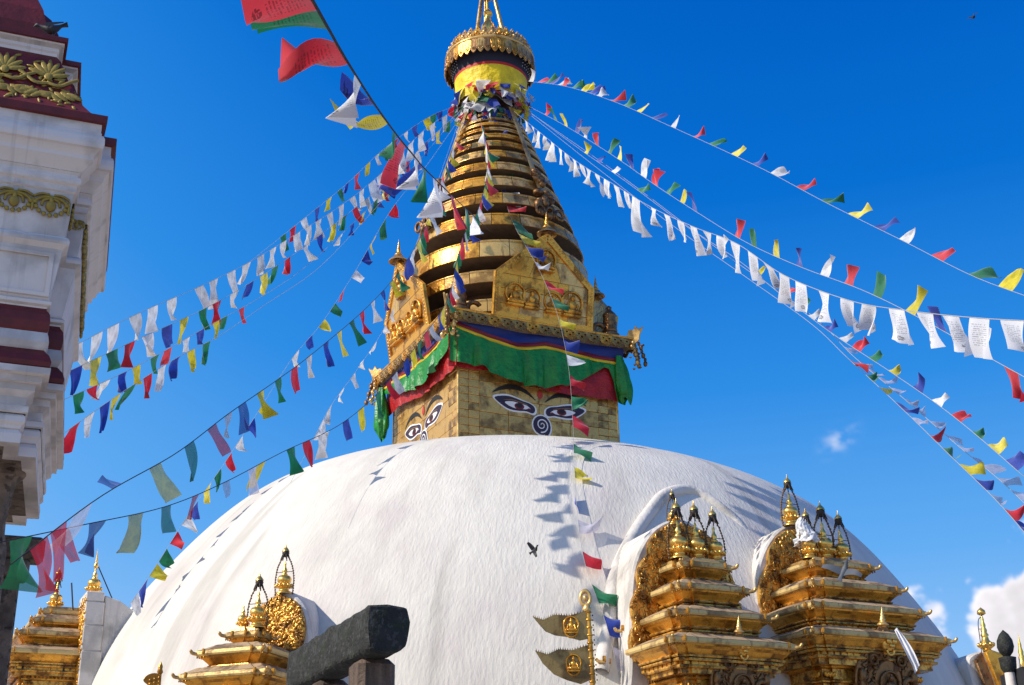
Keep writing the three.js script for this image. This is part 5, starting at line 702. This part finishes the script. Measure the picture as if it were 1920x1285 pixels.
const STRINGS = [
{key:'white_left',pts:[[-1.06,25.35,0.36],[-2.07,22.5,3.59],[-3.03,19.25,6.68],[-3.74,17.1,8.93],[-4.37,15.34,10.97],[-4.98,13.69,12.91],[-5.53,12.33,14.66],[-6.13,10.9,16.59],[-6.74,9.36,18.52]],hang:[0.04,-0.92,-0.38],w:0.38,h:0.44,rope:0.006,jit:0.25,flags:[['w',0.9646,1],['w',0.9333,1],['w',0.9083,1],['w',0.8729,1],['w',0.8417,1],['w',0.8063,1],['w',0.7521,1],['w',0.7188,1],['w',0.675,1],['w',0.6354,1],['w',0.6,1],['w',0.5687,1],['w',0.5417,1],['w',0.5062,1],['w',0.4729,1],['w',0.4437,1],['w',0.4104,1],['w',0.375,1],['w',0.3417,1],['w',0.3104,1],['w',0.2792,1],['w',0.2542,1],['w',0.2208,1],['w',0.1958,1],['w',0.1688,1],['w',0.1417,1],['w',0.1083,1],['w',0.0688,1]]},
{key:'colour_left_upper',pts:[[-1.06,25.29,0.32],[-2.0,22.2,3.44],[-2.96,18.95,6.64],[-3.7,16.65,9.1],[-4.32,14.79,11.15],[-4.91,13.12,13.11],[-5.41,11.8,14.78],[-6.02,10.34,16.8],[-6.61,8.92,18.75]],hang:[-0.02,-0.92,-0.38],w:0.36,h:0.38,rope:0.006,jit:0.25,flags:[['b',0.9646,1],['y',0.9354,1],['g',0.9104,1],['r',0.8812,1],['w',0.8521,1],['b',0.8187,1],['y',0.7875,1],['g',0.75,1],['r',0.7167,1],['w',0.6687,1],['b',0.6271,1],['y',0.5917,1],['g',0.5625,1],['r',0.5292,1],['w',0.4813,1],['b',0.4396,1],['y',0.3958,1],['g',0.3646,1],['r',0.3354,1],['w',0.3,1],['b',0.2687,1],['y',0.2458,1],['g',0.2208,1],['r',0.1917,1],['w',0.1646,1],['b',0.1333,1],['y',0.0979,1],['g',0.0583,1]]},
{key:'colour_left_mid',pts:[[-1.13,25.26,0.31],[-2.05,21.83,3.81],[-2.96,18.29,7.26],[-3.6,15.91,9.71],[-4.17,13.92,11.88],[-4.65,12.46,13.72],[-5.07,11.29,15.3],[-5.7,9.5,17.71],[-6.22,8.17,19.68]],hang:[-0.12,-0.92,-0.38],w:0.3,h:0.28,rope:0.006,jit:0.25,flags:[['g',0.9604,1],['r',0.9396,1],['w',0.9187,1],['b',0.8917,1],['y',0.8708,1],['g',0.8438,1],['r',0.825,1],['w',0.7979,1],['b',0.775,1],['y',0.7438,1],['g',0.7229,1],['r',0.6708,1],['w',0.3771,1],['b',0.3417,1],['y',0.3021,1],['g',0.2667,1],['r',0.2333,1],['w',0.2062,1],['b',0.1792,1]]},
{key:'colour_left_lower',pts:[[-1.17,25.23,0.29],[-2.04,21.47,3.97],[-3.05,17.36,8.14],[-3.81,14.32,11.31],[-4.42,12.32,13.83],[-4.86,10.88,15.68],[-5.2,9.9,17.09],[-5.59,8.66,18.72],[-5.96,7.43,20.23]],hang:[-0.26,-0.89,-0.37],w:0.3,h:0.36,rope:0.006,jit:0.25,flags:[['r',0.9563,1],['w',0.9292,1],['b',0.9,1],['y',0.8771,1],['g',0.8479,1],['r',0.8146,1],['w',0.7833,1],['b',0.75,1],['y',0.7083,1],['g',0.6604,1]]},
{key:'colour_left_top',pts:[[-1.27,25.35,0.37],[-2.19,23.87,1.93],[-3.29,21.69,3.8],[-4.14,19.76,5.23],[-4.91,18.14,6.54],[-5.97,15.93,8.34]],hang:[0.08,-0.92,-0.38],w:0.3,h:0.34,rope:0.006,jit:0.25,flags:[['g',0.8967,1],['r',0.8633,1],['w',0.8233,1],['b',0.7633,1],['y',0.7,1],['g',0.64,1],['b',0.5933,1],['r',0.5433,1],['y',0.4833,1],['w',0.4367,1],['g',0.3933,1],['r',0.3433,1],['w',0.3,1],['b',0.26,1],['y',0.2,1],['g',0.1633,1],['b',0.1267,1]]},
{key:'tall_upper_left',pts:[[-1.13,24.7,0.43],[-1.36,18.57,7.68],[-1.49,15.22,11.49],[-1.75,12.88,14.23],[-2.11,10.94,16.72],[-2.53,8.96,19.57],[-2.74,7.92,21.19],[-2.94,6.84,22.96],[-3.08,5.85,24.58],[-3.23,4.9,26.35],[-3.35,3.96,27.87]],hang:[0.18,-0.91,-0.37],w:0.31,h:0.36,rope:0.006,jit:0.25,flags:[['r',0.0383,1],['w',0.0517,1],['b',0.0733,1],['r',0.095,1],['w',0.12,1],['g',0.1467,1],['y',0.0633,1],['g',0.0833,1],['w',0.1083,1],['r',0.1333,1],['y',0.1617,1],['w',0.1817,1],['r',0.205,1],['g',0.2233,1],['y',0.2433,1],['b',0.2833,1],['w',0.2633,1],['g',0.3183,1],['y',0.3383,1],['b',0.3633,1],['w',0.3883,1],['r',0.4133,1],['g',0.4333,1],['y',0.455,1],['b',0.4783,1],['w',0.5117,1],['r',0.5517,1],['g',0.5983,1],['y',0.6383,1],['b',0.675,1],['w',0.7017,1],['r',0.735,1],['g',0.7783,1,[0.37,-0.86,-0.35]],['y',0.8317,1,[0.31,-0.88,-0.36]],['b',0.88,0.45,[-0.92,0.36,0.15]],['l',0.9217,1.25,[-0.46,-0.82,-0.34]],['r',0.95,1.1,[-0.02,-0.92,-0.38]],['r',0.9717,1.1,[0.23,-0.9,-0.37]]]},
{key:'tall_lower_left',pts:[[-0.57,24.75,0.68],[-0.25,20.56,5.02],[-0.43,17.28,8.34],[-0.77,15.44,10.25],[-0.97,12.96,12.52],[-1.38,11.4,14.15],[-1.88,9.73,16.04],[-2.34,8.46,17.83],[-2.84,7.31,20.01],[-3.15,6.28,22.06],[-3.36,5.51,23.8],[-3.59,4.81,25.73],[-3.81,4.16,27.55]],hang:[0.13,-0.92,-0.38],w:0.31,h:0.36,rope:0.006,jit:0.25,flags:[['y',0.0042,1],['r',0.0139,1],['g',0.0236,1],['w',0.0319,1],['b',0.0417,1],['r',0.0472,1],['w',0.0597,1],['y',0.075,1],['w',0.0931,1],['r',0.1153,1],['y',0.1333,1],['r',0.1556,1],['g',0.1833,1],['b',0.2167,1],['y',0.0514,1],['g',0.0667,1],['r',0.0833,1],['y',0.1042,1],['g',0.125,1],['b',0.1431,1],['w',0.1667,1],['r',0.2028,1],['w',0.2278,1],['r',0.25,1],['g',0.2681,1],['y',0.2847,1],['b',0.2972,1],['w',0.3111,1],['r',0.3208,1],['g',0.3333,1],['y',0.3514,1],['b',0.3625,1],['w',0.3903,1],['r',0.4042,1],['g',0.4222,1],['y',0.4389,1],['b',0.4542,1],['w',0.4778,1],['r',0.4903,1],['g',0.5125,1],['y',0.5472,1],['b',0.5764,1],['w',0.6139,1],['r',0.6347,1],['g',0.6556,1],['y',0.6958,1,[-0.53,-0.78,-0.32]],['l',0.7097,1,[0.08,-0.92,-0.38]],['l',0.7472,0.6,[0.15,-0.91,-0.38]],['r',0.7917,0.8,[-0.29,-0.88,-0.36]],['g',0.8319,0.9,[-0.02,-0.92,-0.38]],['y',0.8653,1.15,[-0.02,-0.92,-0.38]],['b',0.9014,1.1,[-0.3,-0.88,-0.36]],['r',0.9333,1.0,[0.36,-0.86,-0.36]],['g',0.9639,1.2,[-0.14,-0.92,-0.38]]]},
{key:'small_left',pts:[[-1.17,25.06,0.18],[-2.22,22.54,1.35],[-3.16,20.47,2.41],[-4.07,17.94,3.43],[-4.81,16.04,4.25],[-5.44,14.73,4.97],[-6.14,12.9,5.75],[-6.72,11.42,6.4],[-7.35,9.91,7.1],[-7.88,8.5,7.7],[-8.35,7.36,8.22]],hang:[0.08,-0.92,-0.38],w:0.36,h:0.36,rope:0.006,jit:0.4,flags:[['r',0.2,1],['g',0.225,1],['y',0.25,1],['b',0.2733,1],['w',0.3033,1],['r',0.335,1],['g',0.3667,1],['y',0.4017,1],['b',0.4433,1],['w',0.49,1],['y',0.585,1],['b',0.6167,1],['w',0.6533,1],['r',0.6867,1],['g',0.7183,1],['y',0.745,1],['b',0.78,1],['w',0.805,1],['r',0.8367,1],['g',0.8683,1],['y',0.8967,1],['b',0.9267,1],['w',0.955,1]]},
{key:'white_small_left',pts:[[-1.24,24.97,0.13],[-2.1,20.1,2.79],[-2.57,17.36,4.24],[-2.97,15.38,5.47],[-3.45,13.65,6.95],[-3.9,12.16,8.33],[-4.13,11.18,9.04],[-4.45,9.84,10.02]],hang:[-0.12,-0.92,-0.38],w:0.4,h:0.3,rope:0.006,jit:0.4,flags:[['w',0.3833,1],['w',0.4286,1],['w',0.4881,1],['w',0.5452,1],['w',0.6,1],['w',0.6548,1],['w',0.719,1],['w',0.7952,1],['w',0.8452,1]]},
{key:'foreground',pts:[[-0.56,5.31,32.86],[-0.58,5.68,32.04],[-0.61,6.26,30.75],[-0.64,7.24,28.63],[-0.64,8.47,25.99],[-0.58,10.6,21.45],[-0.18,20.32,0.92]],hang:[-0.53,-0.78,-0.32],w:0.5,h:0.36,rope:0.011,jit:0.25,flags:[['r',0.1139,0.85,[-1.0,-0.0,-0.0]],['g',0.1889,0.9,[-1.0,-0.03,-0.01]],['r',0.2972,1.25,[-1.0,0.03,0.01]],['w',0.3778,0.9,[-0.35,-0.87,-0.36]],['b',0.4472,0.65,[-0.99,-0.09,-0.04]],['y',0.5167,1.15,[-0.93,-0.34,-0.14]],['g',0.5806,0.8,[-0.26,-0.89,-0.37]],['r',0.625,1.05,[-0.43,-0.84,-0.34]],['w',0.7222,0.9,[-0.12,-0.92,-0.38]],['b',0.7556,1.2,[-0.61,-0.73,-0.3]],['g',0.7778,1.1,[-0.02,-0.92,-0.38]],['w',0.8139,1.3,[0.03,-0.92,-0.38]],['r',0.8556,1.5,[0.08,-0.92,-0.38]],['g',0.8889,1.6,[0.18,-0.91,-0.37]],['w',0.9083,1.4,[0.18,-0.91,-0.37]]]},
{key:'vertical',pts:[[-0.36,24.91,0.9],[-0.1,22.57,1.23],[0.24,20.64,2.21],[0.51,19.45,2.94],[1.1,17.45,4.41],[1.52,15.51,5.74],[1.71,13.57,6.89],[1.72,11.85,7.87],[1.67,10.61,8.93],[1.63,9.01,10.34],[1.71,7.66,11.3],[2.05,6.26,12.0],[2.3,4.74,12.4]],hang:[0.94,-0.32,-0.13],w:0.46,h:0.44,rope:0.009,jit:0.1,flags:[['w',0.025,1],['b',0.0403,1],['r',0.0528,1],['y',0.0681,1],['b',0.0833,1],['g',0.0972,1],['y',0.1125,1],['b',0.125,1],['w',0.1444,1],['r',0.1708,1],['g',0.2375,1],['y',0.2708,1],['b',0.2972,1],['w',0.325,1],['r',0.3625,1],['g',0.3958,1],['y',0.4278,1],['b',0.4639,1],['w',0.4875,1],['r',0.5181,1],['g',0.5528,1],['r',0.5833,1],['g',0.6444,1],['y',0.6903,1],['b',0.7306,1.1,[0.08,-0.92,-0.38]],['l',0.7736,1],['r',0.8236,1],['g',0.8722,1],['b',0.9111,1],['l',0.9486,1]]},
{key:'right_top',pts:[[0.91,25.96,0.73],[2.02,23.47,4.19],[3.09,20.79,7.54],[4.12,18.02,10.75],[5.26,14.92,14.28],[5.96,12.91,16.46],[6.6,11.1,18.48],[7.06,9.81,19.91],[7.51,8.72,21.31]],hang:[0.84,0.5,0.21],w:0.32,h:0.32,rope:0.006,jit:0.5,flags:[['w',0.0187,1],['r',0.0458,1],['g',0.0646,1],['b',0.0833,1],['w',0.1042,1],['r',0.1208,1],['g',0.1458,1],['y',0.175,1],['b',0.1958,1],['w',0.2146,1],['r',0.2458,1],['g',0.2792,1],['y',0.3083,1],['b',0.3396,1],['w',0.3771,1],['r',0.4104,1],['g',0.4354,1],['y',0.4667,1],['b',0.4958,1],['w',0.5271,1],['r',0.575,1],['g',0.6208,1],['y',0.6667,1],['b',0.7063,1],['w',0.7458,1],['r',0.8042,1],['g',0.8708,1],['y',0.9229,1]]},
{key:'right_white',pts:[[0.46,24.99,0.58],[1.28,20.32,6.65],[1.86,17.11,10.84],[2.38,14.56,14.31],[2.77,12.61,16.99],[3.12,10.99,19.36],[3.38,9.75,21.27],[3.61,8.49,22.92],[3.86,7.37,24.67],[4.04,6.68,25.96],[4.22,6.03,27.27],[4.4,5.45,28.52]],hang:[0.1,-0.92,-0.38],w:0.36,h:0.35,rope:0.006,jit:0.2,flags:[['w',0.0424,1],['w',0.0606,1],['w',0.0773,1],['w',0.0939,1],['w',0.1152,1],['w',0.1379,1],['w',0.1561,1],['w',0.1773,1],['w',0.197,1],['w',0.2136,1],['w',0.2348,1],['w',0.2576,1],['w',0.2803,1],['w',0.3045,1.2],['w',0.3288,1.7],['w',0.3697,1.1],['w',0.3985,1.2],['w',0.4273,1.2],['w',0.4545,1.2],['w',0.4833,1.2],['w',0.5121,1.0],['w',0.5439,1.2],['w',0.5788,1.2],['w',0.6091,1.1],['w',0.6364,1.1],['w',0.6621,1],['w',0.6939,1],['w',0.7258,1],['w',0.7591,1],['w',0.803,1],['w',0.8424,1],['w',0.8742,1],['w',0.9076,1],['w',0.9424,1]]},
{key:'right_colour_upper',pts:[[0.9,25.33,0.33],[1.94,21.65,4.97],[2.86,18.12,9.31],[3.47,15.62,12.31],[3.96,13.69,14.67],[4.41,11.99,16.79],[4.82,10.6,18.71],[5.22,9.32,20.59],[5.54,8.2,22.07],[5.78,7.29,23.19],[6.03,6.36,24.37]],hang:[0.17,0.91,0.38],w:0.28,h:0.34,rope:0.006,jit:0.45,flags:[['r',0.0533,1],['g',0.0783,1],['y',0.1017,1],['b',0.125,1],['w',0.1433,1],['r',0.1667,1],['g',0.1917,1],['y',0.2133,1],['b',0.2417,1],['w',0.27,1],['r',0.2983,1],['g',0.3283,1],['y',0.3617,1],['b',0.3917,1],['r',0.4817,1],['g',0.515,1],['y',0.5583,1],['b',0.6,1],['w',0.64,1],['r',0.6767,1],['g',0.72,1],['y',0.7717,1],['b',0.8233,1],['w',0.885,1],['r',0.935,1.1,[0.27,-0.89,-0.37]]]},
{key:'right_colour_lower',pts:[[0.9,25.21,0.25],[2.21,20.89,5.11],[3.23,17.46,9.09],[4.02,14.82,12.06],[4.64,12.83,14.43],[5.1,11.24,16.15],[5.48,9.93,17.61],[5.92,8.56,19.25],[6.27,7.39,20.59],[6.7,5.77,22.21]],hang:[0.82,0.52,0.22],w:0.26,h:0.22,rope:0.006,jit:0.5,flags:[['y',0.1315,1],['b',0.1574,1],['w',0.1889,1],['g',0.2426,1],['w',0.4111,1],['y',0.4907,1],['r',0.55,1],['g',0.5907,1],['w',0.6204,1],['b',0.6574,1],['w',0.687,1],['r',0.7111,1],['g',0.737,1],['y',0.7704,1],['b',0.8167,1],['w',0.8519,1],['r',0.8833,1],['g',0.9111,1],['y',0.9315,1],['b',0.9519,1]]},
{key:'right_far',pts:[[0.89,25.16,0.22],[2.44,19.98,5.93],[3.79,15.34,11.2],[4.74,12.26,14.79],[5.32,10.38,16.96],[5.59,9.34,17.99],[5.93,8.05,19.27],[6.21,6.93,20.35],[6.43,6.05,21.19],[6.65,5.02,22.01]],hang:[0.98,-0.19,-0.08],w:0.3,h:0.22,rope:0.006,jit:0.4,flags:[['r',0.5667,1],['g',0.6,1],['y',0.6296,1],['b',0.663,1],['l',0.6944,0.6],['r',0.7278,1],['g',0.7611,1],['y',0.8,1],['b',0.8352,1],['l',0.8704,1],['r',0.9037,1],['b',0.9259,1]]},
{key:'right_far_white',pts:[[0.9,25.19,0.24],[3.01,18.78,7.44],[4.62,13.75,12.91],[5.55,10.92,16.08],[5.89,9.67,17.23],[6.26,8.43,18.5],[6.57,7.35,19.58],[6.83,6.51,20.44],[7.05,5.63,21.21]],hang:[0.99,-0.15,-0.06],w:0.25,h:0.2,rope:0.006,jit:0.5,flags:[['l',0.4771,1],['l',0.5167,1],['l',0.5437,1],['l',0.5667,1],['l',0.5958,1],['l',0.6271,1],['l',0.6562,1],['l',0.6875,1],['l',0.7208,1],['l',0.7521,1],['l',0.7854,1],['l',0.8208,1],['l',0.8583,1],['l',0.8938,1]]}
];
const SLABEL = {
  white_left: 'line of white flags reaching the white temple, uppermost of the left bundle', colour_left_upper: 'multicoloured flag line just below the white flag line at left', colour_left_mid: 'third flag line of the left bundle, between two other coloured lines', colour_left_lower: 'lowest coloured flag line of the bundle reaching the white temple', colour_left_top: 'short coloured flag line above the white flag line near the crown at left',
  tall_upper_left: 'long flag line swooping past the left gable, large sheer flags near the stone column', tall_lower_left: 'long flag line crossing the spire and green drape, then the dome edge at left', small_left: 'line of small widely spaced flags running down behind the left edge of the dome', white_small_left: 'steep line of small white flags left of the gilded tower', foreground: 'near thick dark rope with large torn printed flags at the top left of the spire', vertical: 'flag line dropping over the painted eyes and down the dome front',
  right_top: 'topmost flag line on the right, crossing open sky', right_white: 'line of big white printed flags on the right', right_colour_upper: 'coloured flag line blown upward, tangled with the white line on the right', right_colour_lower: 'coloured flag line right below the white flags, ending at the right edge', right_far: 'lowest dark coloured flag line on the right', right_far_white: 'sheer pale lilac flag line beside the lowest line on the right' };
STRINGS.forEach((s, si) => {
  seed = 1000 + si * 37;
  const c = new THREE.CatmullRomCurve3(s.pts.map((p) => V(...p)), false, 'catmullrom', 0.5), L = c.getLength();
  const t = thing('prayer_flag_line', SLABEL[s.key], 'prayer flags', s.pts[0], 0, 'prayer flag lines strung from the spire'), o = V(...s.pts[0]);
  const rope = tube(c.getPoints(s.pts.length * 8).map((p) => p.sub(o)), s.key === 'foreground' ? 0.0085 : s.key.startsWith('tall') ? 0.005 : 0.004, s.pts.length * 12, 5); mesh('rope', rope, s.key === 'foreground' || s.key.startsWith('tall') ? ropeMat.dark : ropeMat.pale, t);
  for (const [k, T, e, dir] of s.flags) {
    const w = s.w * (e > 1 ? e : Math.max(0.8, e)) * rr(0.9, 1.1) * (T < 0.3 && s.key !== 'foreground' ? 1.5 : 1), h = s.h * e * rr(0.9, 1.1) * (T < 0.3 && s.key !== 'foreground' ? 1.15 : 1), dT = w / 2 / Math.max(1, c.getPoint(Math.min(1, T + 0.01)).distanceTo(c.getPoint(Math.max(0, T - 0.01))) / 0.02);
    const p = c.getPoint(Math.max(0, T - dT)).sub(o), q = c.getPoint(Math.min(1, T + dT)).sub(o), hang = V(...(dir ?? s.hang));
    const j = dir ? 0.10 : s.jit; hang.x += rr(-j, j); hang.y += rr(-j, j) * 0.7; hang.z += rr(-j, j); hang.normalize();
    const al = q.clone().sub(p).normalize(); if (Math.abs(al.dot(hang)) > 0.72) { const sd = al.clone().cross(V(0, 0, 1)).normalize(); if (sd.y > 0) sd.negate(); if (s.key === 'vertical' && sd.x < 0) sd.negate(); hang.multiplyScalar(0.35).addScaledVector(sd, 0.95).normalize(); }
    const near = o.distanceTo(camera.position) * 0 + p.clone().add(o).distanceTo(camera.position);
    const fm = s.key === 'foreground' || (s.key === 'right_white' && near < 24) ? flagPrint[k] : s.key.startsWith('tall') && near < 17 ? flagSheer[k] : flagMat[k];
    mesh('flag', flagGeo(p, q, hang, h, k, s.key === 'right_white' ? 0.15 : s.key.startsWith('tall') ? 0.3 : 0.6), fadeOf(fm), t, true);
  }
});
// tangle of flags knotted round the neck of the crown
{
  const t = thing('flag_tangle', 'tangle of prayer flags knotted round the neck under the yellow crown cloth', 'prayer flags', [LEAN(25.4), 25.4, 0]); seed = 909;
  const keys = 'wrgbywwylb';
  for (let i = 0; i < 110; i++) {
    const a = rr(-1.9, 1.9), y = rr(-0.85, 0.35), r = 0.80 + 0.45 * Math.max(0, y + 0.4) + rr(0, 0.22), p = V(Math.sin(a) * r, y, Math.cos(a) * r), d = V(Math.cos(a), rr(-0.5, 0.5), -Math.sin(a)).normalize().multiplyScalar(rr(0.28, 0.48));
    mesh('flag', flagGeo(p.clone().sub(d.clone().multiplyScalar(0.5)), p.clone().addScaledVector(d, 0.5), V(rr(-0.4, 0.4) + Math.sin(a) * 0.35, -1, Math.cos(a) * 0.35 + rr(-0.2, 0.3)).normalize(), rr(0.26, 0.46), 'w'), flagMat[keys[Math.floor(rnd() * keys.length)]], t, true);
  }
  mesh('rope', tube([...Array(14)].map((_, i) => { const a = -2 + i * 0.31; return [Math.sin(a) * 0.82, -0.1 + 0.12 * Math.sin(i * 2), Math.cos(a) * 0.82]; }), 0.02, 60, 6), ropeMat.pale, t);
}
renderer.render(scene, camera);
